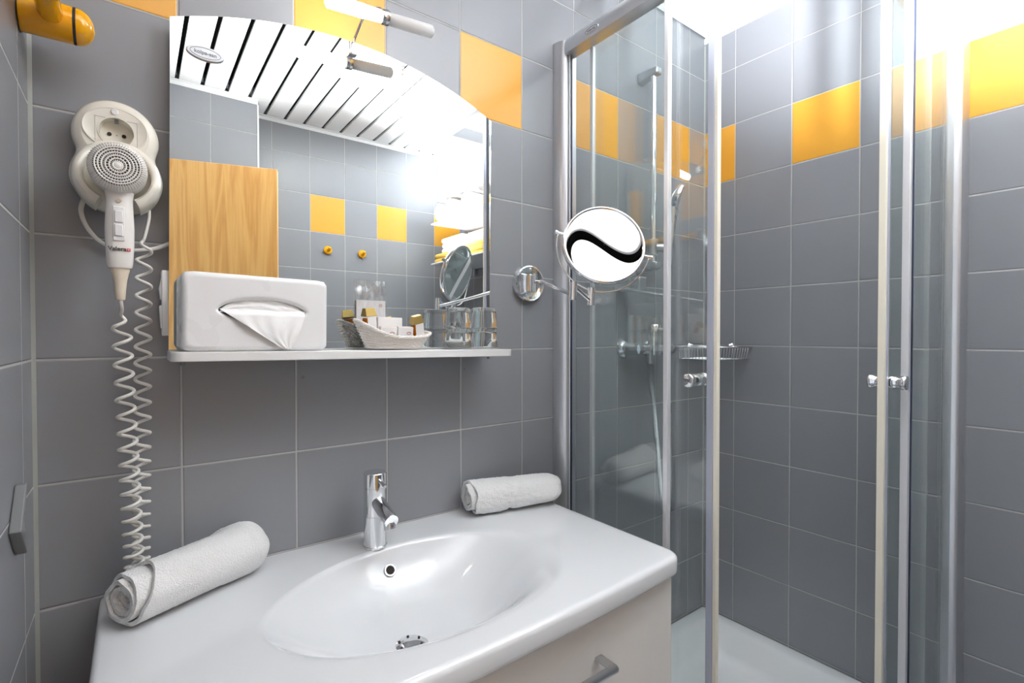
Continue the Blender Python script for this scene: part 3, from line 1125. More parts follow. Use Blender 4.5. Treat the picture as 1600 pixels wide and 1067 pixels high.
# switches
G().box((0.1045, -0.1076, 1.434), (0.1190, -0.1030, 1.4865)).build('switch_frame', 'plastic', hdl, bevel=0.001, seg=2)
G().box((0.1065, -0.1094, 1.462), (0.1170, -0.1070, 1.480)).build('switch', 'plastic', hdl, bevel=0.0015, seg=2)
G().box((0.1065, -0.1094, 1.441), (0.1170, -0.1070, 1.459)).build('switch', 'plastic', hdl, bevel=0.0015, seg=2)
G().cyl((0.1118, -0.1056, 1.496), (0.1118, -0.1040, 1.496), 0.0040, n=4).build('emblem', 'chrome_soft', hdl, smooth=False)
text_part('brand_lettering', 'Valera', 0.0088, basis((0.1095, -0.1066, 1.4215), (1, 0, 0), (0, 0, 1)), 'ink', hdl, 0.0006, 0.00012)
g = G().box((0.1215, -0.1064, 1.4190), (0.1258, -0.1050, 1.4233))
rc = g.build('red_square', 'red', hdl, smooth=False)
G().box((0.1221, -0.1067, 1.4207), (0.1252, -0.1060, 1.4216)).box((0.12322, -0.1067, 1.4196), (0.12408, -0.1060, 1.4227)).build('white_cross', 'plastic', rc, smooth=False)


# coiled cord: two hanging strands joined at the bottom
def strand(p_top, p_bot, turns, r0, r1, lead=0.0, sgn=1):
    pts = []
    N_ = int(turns * 22)
    for i in range(N_ + 1):
        t = i / N_
        tt = t * (1 + 0.35 * (1 - t))      # coarser coils at the top
        tt = tt / 1.0
        s = t
        zz = p_top[2] + (p_bot[2] - p_top[2]) * (1 - (1 - s) ** 1.28)
        xx = p_top[0] + (p_bot[0] - p_top[0]) * (1 - (1 - s) ** 1.28)
        yy = p_top[1] + (p_bot[1] - p_top[1]) * s
        a = s * turns * 2 * PI
        r = (r0 + (r1 - r0) * s)
        ramp = min(1, i / 14, (N_ - i) / 14)
        pts.append(Vector((xx + sgn * r * ramp * math.sin(a), yy + r * ramp * math.cos(a) - r * ramp * 0, zz)))
    return pts


s1 = strand((0.1125, -0.080, 1.322), (0.127, -0.046, 0.878), 19, 0.0115, 0.0125)
s2 = strand((0.1440, -0.040, 1.452), (0.134, -0.036, 0.884), 24, 0.0100, 0.0115, sgn=-1)
lead1 = [Vector((0.1125, -0.093, 1.345)), Vector((0.1135, -0.092, 1.337)), Vector((0.1140, -0.087, 1.329))]
lead2 = [Vector((0.150, -0.030, 1.512)), Vector((0.151, -0.034, 1.490)), Vector((0.1475, -0.038, 1.468))]
bottom = [Vector((0.128, -0.042, 0.866)), Vector((0.131, -0.039, 0.8625)), Vector((0.134, -0.036, 0.866))]
path = smooth_path(lead1 + [s1[0]], 5)[:-1] + s1 + smooth_path([s1[-1]] + bottom + [s2[-1]], 4)[1:-1] + list(reversed(s2)) + smooth_path([s2[0]] + list(reversed(lead2)), 5)[1:]
G().tube(path, 0.00265, 8).build('coiled_cord', 'cable', dr, angle=180, label='white coiled cord in two strands')

# ------------------------------------------------------------------ yellow towel rail at the left wall
yr = empty('towel_rail', (0.0, -0.07, 1.755), 'glossy yellow plastic rail on a thick round post on the left wall', 'towel rail')
pc = Vector((0.0, -0.072, 1.758))
post = G().rev([(0.0003, 0.026), (0.001, 0.0265), (0.003, 0.0268), (0.046, 0.0262), (0.060, 0.0258)], pc, (1, 0, 0), 48).build('wall_post', 'yellow_pl', yr)
G().rev([(0.0600, 0.0256), (0.0602, 0.0262), (0.0634, 0.0262), (0.0636, 0.0256)], pc, (1, 0, 0), 48).build('band', 'black', yr, label='thin black band')
G().rev([(0.0636, 0.0257)] + [(0.0640 + 0.021 * math.sin(t * PI / 20), 0.0257 * math.cos(t * PI / 20)) for t in range(0, 10)] + [(0.085, 0.0012)], pc, (1, 0, 0), 48).build('end_cap', 'yellow_pl', yr)
G().rev([(0, 0.0125), (0.006, 0.0145), (0.62, 0.0145)], pc + Vector((0.036, -0.014, 0.0)), (-0.00, -1, 0.0), 36).build('rail', 'yellow_pl', yr)
G().rev([(0.0003, 0.0285), (0.0012, 0.0285), (0.0016, 0.027)], pc, (1, 0, 0), 48).build('gasket', 'black', yr)

# grey wedge-shaped hook on the left wall
hk = G().prism([(0.0005, -0.150, 1.090), (0.0005, -0.158, 1.090), (0.0005, -0.204, 1.040), (0.0005, -0.162, 0.998), (0.0005, -0.150, 0.998), (0.0005, -0.186, 1.040)], (0.012, 0, 0))
hk.build('wall_hook', 'plastic_grey', None, org=(0, -0.17, 1.04), label='grey wedge-shaped hook low on the left wall tiles', cat='hook', bevel=0.0015, seg=2, smooth=False)

# ------------------------------------------------------------------ vanity: washbasin top and cabinet
ZT = 0.848
BX0, BX1, BY0 = 0.078, 1.010, -0.492
bc = Vector((0.540, -0.272))


def basin_r(a):
    """outline radius of the bowl, a = angle in plan"""
    c, s = math.cos(a), math.sin(a)
    ax_ = 0.262 if c < 0 else 0.262
    ay_ = 0.172
    pw = 2.0 if c > 0 else (1.75 if s > 0 else 2.05)
    pw2 = 2.25 if c > 0 else pw
    return 1.0 / ((abs(c) / ax_) ** pw2 + (abs(s) / ay_) ** pw2) ** (1 / pw2)


def surf(x, y):
    dx_, dy_ = x - bc.x, y - bc.y
    r = math.hypot(dx_, dy_)
    a = math.atan2(dy_, dx_)
    R0 = basin_r(a)
    t = r / R0
    back = max(0.0, math.sin(a)) ** 0.7 if math.sin(a) > 0 else 0.0
    left = max(0.0, -math.cos(a))
    crisp = min(1.0, back * 0.9 + 0.45 * left * (1 if math.sin(a) > -0.35 else 0.4))
    # crisp: wall drops straight from a defined edge; soft: rolls over gradually
    D_ = 0.108
    c1 = (max(0.0, 1 - t ** 3.2)) ** 0.85
    ts = t / 1.10
    c2 = (0.5 + 0.5 * math.cos(PI * min(1.0, max(0.0, (ts - 0.30) / 0.70)))) if ts > 0.30 else 1.0
    d = crisp * c1 + (1 - crisp) * c2
    floor_ = 0.012 * max(0.0, 1 - t * 1.6) ** 1.2
    return ZT - D_ * 0.88 * d - floor_


def counter_outline(k):
    """plan outline inset by k; front bowed, front corners rounded. returns list (x, y), back left -> front -> back right"""
    pts = []
    x0, x1 = BX0 + k, BX1 - k
    yb = -0.0005
    rf = 0.030 - k * 0.5
    for i in range(21):
        pts.append((x0, yb + (BY0 + k + rf - yb) * i / 20))
    for i in range(1, 9):
        a = PI + (PI / 2) * i / 8
        pts.append((x0 + rf + rf * math.cos(a), BY0 + k + rf + rf * math.sin(a)))
    m = 70
    for i in range(1, m):
        t = i / m
        X = x0 + rf + (x1 - x0 - 2 * rf) * t
        pts.append((X, BY0 + k - 0.016 * (1 - (2 * t - 1) ** 2)))
    for i in range(0, 9):
        a = 1.5 * PI + (PI / 2) * i / 8
        pts.append((x1 - rf + rf * math.cos(a), BY0 + k + rf + rf * math.sin(a)))
    for i in range(19, -1, -1):
        pts.append((x1, yb + (BY0 + k + rf - yb) * i / 20))
    for i in range(1, 90):
        t = i / 90
        pts.append((x1 + (x0 - x1) * t, yb))
    return pts


van = empty('washbasin', (0.545, -0.24, ZT), 'white ceramic washbasin with a wide oval bowl and flat counter sides', 'washbasin')
g = G()
K = 0.010
edge = counter_outline(K)
NE = len(edge)
rows = []
# radial rings from bowl centre to counter edge
tvals = []
for k in range(0, 46):
    tvals.append(('b', (k + 0.02) / 45 * 1.16))
for k in range(1, 12):
    tvals.append(('e', k / 11))
for kind_, t in tvals:
    row = []
    for (ex_, ey_) in edge:
        a = math.atan2(ey_ - bc.y, ex_ - bc.x)
        re_ = math.hypot(ex_ - bc.x, ey_ - bc.y)
        r1 = min(basin_r(a) * 1.16, re_ * 0.97)
        rr_ = t / 1.16 * r1 if kind_ == 'b' else r1 + (re_ - r1) * t
        X, Y = bc.x + rr_ * math.cos(a), bc.y + rr_ * math.sin(a)
        row.append((X, Y, surf(X, Y)))
    rows.append(row)
for k, dz in ((0.0065, 0.0008), (0.003, 0.003), (0.0008, 0.0065), (0.0, 0.010), (0.0, 0.030), (0.001, 0.035), (0.004, 0.0395), (0.009, 0.041), (0.05, 0.041)):
    o_ = counter_outline(k)
    rows.append([(p[0], min(p[1], -0.0005), ZT - dz) for p in o_])
g.grid(rows, True)
bowl = g.build('basin_top', 'ceramic', van, angle=70)
bw = G()
und = []
for t, z_ in ((1.02, ZT - 0.041), (0.95, ZT - 0.075), (0.75, ZT - 0.112), (0.4, ZT - 0.122), (0.02, ZT - 0.122)):
    und.append([(bc.x + basin_r(2 * PI * i / 64) * t * math.cos(2 * PI * i / 64), bc.y + basin_r(2 * PI * i / 64) * t * math.sin(2 * PI * i / 64), z_) for i in range(64)])
bw.grid(und, True)
bw.build('bowl_underside', 'ceramic', van, angle=70)
# overflow ring on the rear slope of the bowl
ox, oy = 0.541, -0.124


def surf_n(x, y, e=0.003):
    return Vector(((surf(x - e, y) - surf(x + e, y)) / (2 * e), (surf(x, y - e) - surf(x, y + e)) / (2 * e), 1)).normalized()


on = surf_n(ox, oy)
op = Vector((ox, oy, surf(ox, oy)))
ovr = G().rev([(-0.004, 0.0125), (0.0026, 0.0125), (0.0036, 0.0115), (0.0036, 0.0095), (0.0018, 0.0085)], op, on, 36).build('overflow_ring', 'chrome_soft', van, label='steel overflow ring')
G().cyl(op + on * 0.0020, op + on * 0.0024, 0.0084, n=28).build('overflow_hole', 'hole', ovr, smooth=False)
dp = Vector((0.512, -0.280, surf(0.512, -0.280) - 0.003))
drn = G().rev([(-0.002, 0.033), (0.001, 0.033), (0.003, 0.031), (0.006, 0.024), (0.0085, 0.012), (0.009, 0.001)], dp, (0, 0, 1), 48).build('drain_cover', 'chrome', van, label='domed chrome drain cover')
g = G()
for k in range(6):
    a = 2 * PI * k / 6 + 0.3
    q = dp + Vector((0.020 * math.cos(a), 0.020 * math.sin(a), 0.0066))
    g.cyl(q, q + Vector((0.0008 * math.cos(a), 0.0008 * math.sin(a), 0.0022)), 0.0022, n=12)
g.build('drain_holes', 'hole', drn, smooth=False)

cab_ = empty('vanity_cabinet', (0.545, -0.24, 0.30), 'cream lacquered vanity cabinet with a drawer below the white washbasin', 'cabinet')
g = G()
g.box((0.092, -0.452, 0.30), (0.110, -0.001, 0.8065)).box((0.980, -0.452, 0.30), (0.998, -0.001, 0.8065)).box((0.110, -0.452, 0.30), (0.980, -0.001, 0.318)).box((0.110, -0.012, 0.318), (0.980, -0.002, 0.7))
g.build('carcass', 'lacquer', cab_, bevel=0.001, seg=2)
dw = G().box((0.092, -0.472, 0.565), (0.999, -0.4535, 0.800)).build('drawer_front', 'lacquer', cab_, bevel=0.0022, seg=3)
G().box((0.092, -0.472, 0.302), (0.999, -0.4535, 0.561)).build('drawer_front', 'lacquer', cab_, bevel=0.0022, seg=3)


def pull(par, z):
    g = G()
    g.rev([(0, 0.0068), (0.001, 0.0075), (0.489, 0.0075), (0.490, 0.0068)], (0.300, -0.507, z), (1, 0, 0), 28)
    for hx_ in (0.300, 0.775):
        g.box((hx_, -0.503, z + 0.0005), (hx_ + 0.015, -0.4721, z + 0.0065))
    return g.build('drawer_handle', 'chrome_soft', par, angle=40, label='brushed metal bar handle')


pull(dw, 0.712)

# ------------------------------------------------------------------ tap
tp = Vector((0.528, -0.080, ZT))
tap = empty('basin_tap', tp, 'chrome single-lever basin tap with cylindrical body and short angled spout', 'tap')
G().rev([(0, 0.0245), (0.004, 0.0245), (0.0050, 0.0238), (0.0052, 0.0236), (0.066, 0.0234), (0.0665, 0.0228), (0.0675, 0.0228), (0.068, 0.0234), (0.124, 0.0234), (0.1245, 0.0226)], tp, (0, 0, 1), 56).build('body', 'chrome', tap, angle=30)
G().rev([(0.1245, 0.0228), (0.1262, 0.0228), (0.1265, 0.0236), (0.1540, 0.0236), (0.1552, 0.0228), (0.1554, 0.019), (0.1556, 0.001)], tp, (0, 0, 1), 56).build('lever_cap', 'chrome', tap, angle=30)
sd_ = Vector((0.0, -1.0, -0.30)).normalized()
q0 = tp + Vector((0, -0.004, 0.099))
spt = G().rev([(0, 0.0145), (0.082, 0.0145), (0.0835, 0.0138)], q0, sd_, 44).build('spout', 'chrome', tap, angle=30)
nz_ = q0 + sd_ * 0.0725 + Vector((0, 0.0, -0.008))
G().rev([(0, 0.0115), (0.010, 0.0115), (0.0125, 0.0108), (0.0125, 0.0085), (0.0115, 0.008)], nz_, (0, -0.35, -1), 32).build('aerator', 'chrome_soft', spt)
G().cyl(tp + Vector((0.0, -0.020, 0.143)), tp + Vector((0.0, -0.052, 0.136)), 0.0036, n=20).build('lever_pin', 'chrome', tap)


# ------------------------------------------------------------------ rolled towels
def towel_roll(name, A, B, rad, turns, label, seed, flat=0.92, flap=True, start=0.0, direction=1, mat='towel', group=None, ragged=0.006, nL=56, nA=300, band=None, pinch=None, fluff=1.0, end_a=None, wobble=0.10, step=0.0):
    """A -> B axis; sheet of cloth wound in a spiral, with real thickness"""
    A, B = Vector(A), Vector(B)
    ax = (B - A)
    Ln = ax.length
    ax.normalize()
    up = Vector((0, 0, 1))
    sx_ = ax.cross(up).normalized()
    up = sx_.cross(ax)
    th = rad / (turns + 0.9)
    base = th * 0.9
    nr = Vector((seed * 3.1, seed * 1.7, seed))

    def P(s, t, side):
        """s 0..1 along the wound length, t 0..1 along the axis"""
        ang = start + direction * s * turns * 2 * PI
        r = base + (rad - base) * s
        wob = wobble * noise.noise(Vector((math.cos(ang) * 1.3 + s * 2, math.sin(ang) * 1.3, t * 1.6)) + nr)
        last = max(0.0, s - (1 - 1.0 / turns)) * turns
        r *= 1 + wob * (0.6 + 0.6 * (1 - s))
        tt = t
        # outer layers of cloth end a little apart from the inner ones
        e = ragged * noise.noise(Vector((s * turns * 1.1, 0.3, 0)) + nr)
        if band:
            tb_, slope, hgt_ = band
            # diagonal free edge of the cloth running over the roll
            edge_t = tb_ + slope * math.cos(ang - 0.9)
            r += hgt_ * last * (1 / (1 + math.exp(-(t - edge_t) * 70)))
        if pinch:
            pt, pd = pinch
            r -= pd * math.exp(-((t - pt - 0.05 * math.sin(ang * 1.0)) / 0.035) ** 2) * last
        rs_ = r + (th * 0.40 if side else -th * 0.28)
        if side:
            rs_ += fluff * 0.0011 * noise.noise(Vector((math.cos(ang) * rad * 210, math.sin(ang) * rad * 210, t * Ln * 190)) + nr)
        # rounded shoulder at the far end
        lead = step * last * (0.35 + 0.65 * max(0.0, math.cos(ang - 1.3))) * (1 - t) ** 2
        q = A + ax * (lead + t * Ln + e * (1 - 2 * t) * (1 if t < 0.5 else 1))
        if end_a and t > 0.86:
            k_ = (t - 0.86) / 0.14
            rs_ *= math.sqrt(max(0.05, 1 - 0.55 * k_ * k_))
        c, s_ = math.cos(ang), math.sin(ang)
        zz = rs_ * s_ * flat
        return q + sx_ * (rs_ * c) + up * zz
    rows = []
    for i in range(nA + 1):
        s = i / nA
        rows.append([P(s, j / nL, True) for j in range(nL + 1)])
    rows2 = []
    for i in range(nA + 1):
        s = i / nA
        rows2.append([P(s, j / nL, False) for j in range(nL + 1)])
    g = G()
    g.grid(rows)
    n1 = len(g.v)
    g.grid(rows2)
    w = nL + 1
    for i in range(nA):
        for j in (0, nL):
            g.f.append((i * w + j, (i + 1) * w + j, n1 + (i + 1) * w + j, n1 + i * w + j))
            g.mi.append(0)
    for j in range(nL):
        for i in (0, nA):
            g.f.append((i * w + j, i * w + j + 1, n1 + i * w + j + 1, n1 + i * w + j))
            g.mi.append(0)
    # settle on the surface below A/B
    mid = (A + B) / 2
    zmin = min(Vector(p).z for p in g.v)
    drop = zmin - (mid.z)
    g.v = [tuple(Vector(p) - Vector((0, 0, drop))) for p in g.v]
    return g.build(name, mat, None, org=(mid.x, mid.y, mid.z), label=label, cat='towel', group=group, angle=75)


towel_roll('rolled_towel', (0.112, -0.136, ZT + 0.0008), (0.314, -0.036, ZT + 0.0008), 0.0475, 4.3, 'rolled white hand towel with an open spiral end at the left of the washbasin', 1, 0.94, start=2.0, direction=1, ragged=0.020, band=(0.70, 0.14, 0.0085), wobble=0.22, end_a=True, step=0.055, group='rolled white towels on the washbasin')
towel_roll('rolled_towel', (0.776, -0.048, ZT + 0.0008), (1.014, -0.100, ZT + 0.0008), 0.0435, 3.6, 'rolled white hand towel at the back right corner of the washbasin', 5, 0.90, start=0.6, direction=-1, ragged=0.018, pinch=(0.45, 0.008), end_a=True, fluff=2.2, wobble=0.25, step=0.055, group='rolled white towels on the washbasin')

# ------------------------------------------------------------------ round magnifying mirror on a folding arm
mc = Vector((0.9400, -0.3390, 1.4830))
mg = empty('magnifying_mirror', (0.999, 0, 1.43), 'round chrome magnifying mirror on a folding wall arm beside the shower', 'mirror')
pa, pb = Vector((0.862, -0.279, 1.5133)), Vector((1.018, -0.398, 1.4606))
av = (pb - pa).normalized()
u0 = (Vector((0, 0, 1)) - av * av.z).normalized()
hn = u0.cross(av)
if hn.dot(Vector((0.129, -1.083, 1.29)) - mc) < 0:
    hn = -hn
PHI = math.radians(16.3)
mn = (hn * math.cos(PHI) + u0 * math.sin(PHI)).normalized()
mu = mn.cross(av)


def mdisc(g, rr_, hh, n=96):
    return [mc + mn * hh + av * (rr_ * math.cos(2 * PI * i / n)) + mu * (rr_ * math.sin(2 * PI * i / n)) for i in range(n)]


rimo = G()
rimo.grid([mdisc(rimo, r, h) for r, h in ((0.0835, 0.0045), (0.0845, 0.0065), (0.0870, 0.0075), (0.0895, 0.0065), (0.0905, 0.004), (0.0905, -0.006), (0.0895, -0.0085), (0.0870, -0.0095), (0.0840, -0.0085), (0.0835, -0.0065))], True)
rimo.build('rim', 'chrome', mg, angle=60)
RC = 1.00
K4 = -(1 / RC - 1 / 1.22) / (2 * 2 * 0.076 ** 2)


def sag_m(r):
    return r * r / (2 * RC) + K4 * r ** 4


rows = []
for k in range(0, 31):
    r = 0.0838 * k / 30 + 1e-5
    rows.append(mdisc(None, r, 0.0045 - (sag_m(0.0838) - sag_m(r))))
G().grid(rows, True).build('magnifying_glass', 'magnifier', mg, angle=180)
rows = [mdisc(None, r, -0.0068) for r in (1e-5, 0.0836)]
G().grid(rows, True).build('rear_glass', 'mirror', mg, smooth=False)
ycen = -u0
yk = []
for i in range(41):
    a = PI * i / 40
    yk.append(mc + (-av) * (0.1015 * math.cos(a)) + ycen * (0.1015 * math.sin(a)))
G().tube(yk, 0.0016, 10).build('yoke', 'chrome', mg, angle=180)
for s in (-1, 1):
    G().rev([(0.0895, 0.0032), (0.102, 0.0032), (0.1025, 0.0048), (0.108, 0.0048)], mc, av * s, 18).build('pivot_screw', 'chrome', mg)
b2 = mc + ycen * 0.1015
b1 = Vector((0.866, -0.322, 1.3800))
G().cyl(b2 + Vector((0, 0, 0.006)), b2 + Vector((-0.001, 0.001, -0.032)), 0.0085, n=28).build('joint_barrel', 'chrome', mg)
G().cyl(b1 + Vector((0, 0, 0.020)), b1 + Vector((-0.001, 0.001, -0.018)), 0.0085, n=28).build('joint_barrel', 'chrome', mg)
G().tube([b1 + Vector((0, 0, 0.012)), b2 + Vector((0, 0, -0.024))], 0.0045, 14).build('joint_link', 'chrome', mg)
wp = Vector((0.999, 0, 1.4300))
pl_ = G().rev([(0.0003, 0.0500), (0.012, 0.0505), (0.0165, 0.049), (0.0175, 0.046), (0.0165, 0.044), (0.0160, 0.001)], wp, (0, -1, 0), 64).build('wall_plate', 'chrome', mg, angle=30)
for dz in (-0.038, 0.038):
    G().rev([(0, 0.005), (0.002, 0.0045), (0.003, 0.002)], wp + Vector((0, -0.0162, dz)), (0, -1, 0), 18).build('plate_screw', 'chrome_soft', pl_)
G().box(wp + Vector((-0.013, -0.030, -0.024)), wp + Vector((0.001, -0.0165, 0.024))).build('hinge_block', 'chrome', pl_, bevel=0.002)
G().cyl(wp + Vector((0.001, -0.035, 0.025)), wp + Vector((0.001, -0.035, -0.025)), 0.0065, n=24).build('hinge_pin', 'chrome', pl_)
arm = [wp + Vector((0.0, -0.036, 0.001)), wp + Vector((0.003, -0.055, 0.001)), wp + Vector((-0.004, -0.075, 0.0)), b1 + Vector((0.012, 0.028, 0.0)), b1]
G().tube(smooth_path(arm, 6), 0.0052, 14).build('arm', 'chrome', mg)

# ------------------------------------------------------------------ shower: tray, enclosure
SX, SY = 1.105, -0.755
ZR = 0.247
tray = empty('shower_tray', (1.48, -0.38, 0.0), 'white square shower tray with a raised rim, in the corner', 'shower tray')


def tray_ring(k, z, r):
    x0, x1, y0, y1 = SX + k, XR - 0.001 - k, SY + k, -0.001 - k
    pts = []
    r = max(r, 0.002)
    for (cx_, cy_, a0) in ((x1 - r, y1 - r, 0), (x0 + r, y1 - r, PI / 2), (x0 + r, y0 + r, PI), (x1 - r, y0 + r, 1.5 * PI)):
        for i in range(9):
            a = a0 + PI / 2 * i / 8
            pts.append((cx_ + r * math.cos(a), cy_ + r * math.sin(a), z))
    return pts


g = G()
rr_ = [tray_ring(0.0, 0.12, 0.004), tray_ring(0.0, ZR - 0.008, 0.004), tray_ring(0.002, ZR - 0.002, 0.006), tray_ring(0.008, ZR, 0.01), tray_ring(0.040, ZR - 0.001, 0.05), tray_ring(0.048, ZR - 0.004, 0.055), tray_ring(0.056, ZR - 0.012, 0.06), tray_ring(0.075, ZR - 0.075, 0.07), tray_ring(0.085, ZR - 0.092, 0.075), tray_ring(0.105, ZR - 0.102, 0.08), tray_ring(0.15, ZR - 0.105, 0.08), tray_ring(0.30, ZR - 0.108, 0.06)]
g.grid(rr_, True)
g.add(rr_[-1], [tuple(range(36))])
g.build('basin', 'tray', tray, angle=60)
G().box((SX + 0.006, SY + 0.006, 0), (XR - 0.002, -0.002, 0.13)).build('plinth', 'tile_plinth', tray, smooth=False)
G().rev([(0, 0.045), (0.003, 0.045), (0.006, 0.035), (0.007, 0.001)], (1.48, -0.40, ZR - 0.108), (0, 0, 1), 40).build('drain_cap', 'chrome', tray)

enc = empty('shower_enclosure', (1.12, -0.38, ZR), 'corner shower enclosure of clear glass panels in satin aluminium profiles', 'shower enclosure')
ZE = 2.128
EXA, EYB = 1.124, -0.733
# wall profile A (on back wall) with a rounded outer face
pr = [(1.096, -0.0005), (1.0965, -0.012), (1.100, -0.024), (1.106, -0.034), (1.113, -0.040), (1.150, -0.040), (1.150, -0.0005)]
G().prism([(a, b, ZR + 0.001) for a, b in pr], (0, 0, ZE - ZR - 0.006)).build('wall_profile', 'alu', enc, bevel=0.001, seg=2)
pr = [(XR - 0.0005, -0.758), (XR - 0.014, -0.758), (XR - 0.032, -0.750), (XR - 0.036, -0.742), (XR - 0.036, -0.718), (XR - 0.0005, -0.718)]
G().prism([(a, b, ZR + 0.001) for a, b in pr], (0, 0, ZE - ZR - 0.006)).build('wall_profile', 'alu', enc, bevel=0.001, seg=2)


def rail_face(z0, z1):
    zc = (z0 + z1) / 2
    return [(-0.020, z0 + 0.001), (-0.0225, z0 + 0.010), (-0.0225, z0 + 0.020), (-0.020, zc + 0.010), (-0.014, z1 - 0.006), (-0.006, z1), (0.018, z1), (0.018, z0), (0.012, z0), (-0.012, z0)]


for (z0, z1, nm, mt) in ((2.080, ZE, 'top_rail', 'alu'), (ZR + 0.001, ZR + 0.028, 'bottom_rail', 'alu')):
    h = z1 - z0
    pf = rail_face(z0, z1) if h > 0.03 else [(-0.014, z0), (-0.014, z0 + 0.012), (-0.008, z1), (0.012, z1), (0.012, z0)]
    ra = G().prism([(EXA + a, -0.041, b) for a, b in pf], (0, EYB + 0.041 - 0.022, 0)).build(nm, mt, enc, angle=40)
    G().prism([(XR - 0.037, EYB + a, b) for a, b in pf], (-(XR - 0.037 - EXA) + 0.019, 0, 0)).build(nm, mt, enc, angle=40)
    if nm == 'top_rail':
        topA = ra
# oval badge on rail A
bo = Vector((EXA - 0.0226, -0.146, 2.0965))
g = G()
nb = 40
r0 = [(bo.x, bo.y + 0.026 * math.cos(2 * PI * i / nb), bo.z + 0.0095 * math.sin(2 * PI * i / nb)) for i in range(nb)]
r1 = [(bo.x - 0.0016, bo.y + 0.025 * math.cos(2 * PI * i / nb), bo.z + 0.0087 * math.sin(2 * PI * i / nb)) for i in range(nb)]
g.grid([r0, r1], True)
g.add(r1, [tuple(range(nb))])
bdg = g.build('badge', 'badge', topA, label='oval silver badge')
G().tube([(bo.x - 0.0017, bo.y + 0.0215 * math.cos(2 * PI * i / nb), bo.z + 0.0066 * math.sin(2 * PI * i / nb)) for i in range(nb)], 0.0005, 6, True).build('badge_ring', 'badge_ink', topA)
ORG[bdg] = ORG[topA]
bt = text_part('badge_text', 'kolpa-san', 0.0075, basis((bo.x - 0.0018, bo.y, bo.z), (0, -1, 0), (0, 0, 1)), 'badge_ink', topA, 0.0002, 0.0001)


def panel(name, a, b, th, z0, z1, label):
    """vertical pane between plan points a and b"""
    a, b = Vector((a[0], a[1], 0)), Vector((b[0], b[1], 0))
    d = (b - a).normalized()
    n_ = Vector((-d.y, d.x, 0)) * th / 2
    poly = [a - n_, b - n_, b + n_, a + n_]
    return G().prism([(p.x, p.y, z0) for p in poly], (0, 0, z1 - z0)).build(name, 'pane', enc, smooth=False, label=label)


ZG0, ZG1 = ZR + 0.020, 2.084
panel('fixed_panel', (EXA, -0.041), (EXA, -0.362), 0.005, ZG0, ZG1, 'fixed glass panel by the washbasin')
panel('fixed_panel', (XR - 0.037, EYB), (1.470, EYB), 0.005, ZG0, ZG1, 'fixed glass panel on the right')
XD, YD = EXA + 0.020, EYB + 0.020
dA = panel('sliding_door', (XD, -0.110), (XD, -0.462), 0.005, ZG0 + 0.01, ZG1 - 0.004, 'sliding glass door on the washbasin side, pushed open')
dB = panel('sliding_door', (1.700, YD), (1.405, YD), 0.005, ZG0 + 0.01, ZG1 - 0.004, 'sliding glass door on the right, pushed open')


def vstrip(name, x0, x1, y0, y1, mat, par, z0=ZG0, z1=ZG1, bev=0.001, label=None):
    return G().box((x0, y0, z0), (x1, y1, z1)).build(name, mat, par, bevel=bev, seg=2, label=label)


# edges of the fixed panels
vstrip('edge_profile', EXA - 0.006, EXA + 0.008, -0.374, -0.362, 'alu_white', enc)
vstrip('edge_profile', 1.455, 1.470, EYB - 0.008, EYB + 0.006, 'alu_white', enc)
vstrip('edge_gasket', 1.4705, 1.4780, EYB - 0.0095, EYB - 0.0026, 'seal_dark', enc, label='dark narrow gasket')
vstrip('glass_gasket', EXA - 0.0045, EXA + 0.004, -0.047, -0.041, 'alu_white', enc)
vstrip('edge_gasket', EXA - 0.0040, EXA + 0.003, -0.0485, -0.047, 'seal_dark', enc)
# trailing edges of the doors
vstrip('trailing_edge', XD - 0.006, XD + 0.005, -0.116, -0.106, 'alu_white', dA, ZG0 + 0.01, ZG1 - 0.004)
vstrip('trailing_edge', 1.697, 1.706, YD - 0.005, YD + 0.006, 'alu_white', dB, ZG0 + 0.01, ZG1 - 0.004)
# leading edges: aluminium, clear seal and cream magnet strip
vstrip('leading_profile', XD - 0.007, XD + 0.007, -0.478, -0.462, 'seal', dA, ZG0 + 0.01, ZG1 - 0.004)
vstrip('magnet_strip', XD - 0.006, XD + 0.007, -0.486, -0.478, 'seal_cream', dA, ZG0 + 0.01, ZG1 - 0.004)
vstrip('leading_profile', 1.392, 1.405, YD - 0.007, YD + 0.007, 'seal', dB, ZG0 + 0.01, ZG1 - 0.004)
vstrip('magnet_strip', 1.383, 1.392, YD - 0.006, YD + 0.007, 'seal_cream', dB, ZG0 + 0.01, ZG1 - 0.004)


def knob(par, c, d):
    d = Vector(d)
    c = Vector(c)
    pf = [(0.003, 0.010), (0.0045, 0.0135), (0.010, 0.0150), (0.016, 0.0125), (0.021, 0.0120), (0.026, 0.0150), (0.031, 0.0160), (0.034, 0.0150), (0.0352, 0.0135), (0.0354, 0.001)]
    g = G()
    g.rev(pf, c, d, 36)
    return g.build('door_knob', 'chrome', par, angle=50)


zk = 1.187
knob(dA, (XD, -0.432, zk), (-1, 0, 0))
knob(dA, (XD, -0.432, zk), (1, 0, 0))
knob(dB, (1.424, YD, zk), (0, -1, 0))
knob(dB, (1.424, YD, zk), (0, 1, 0))

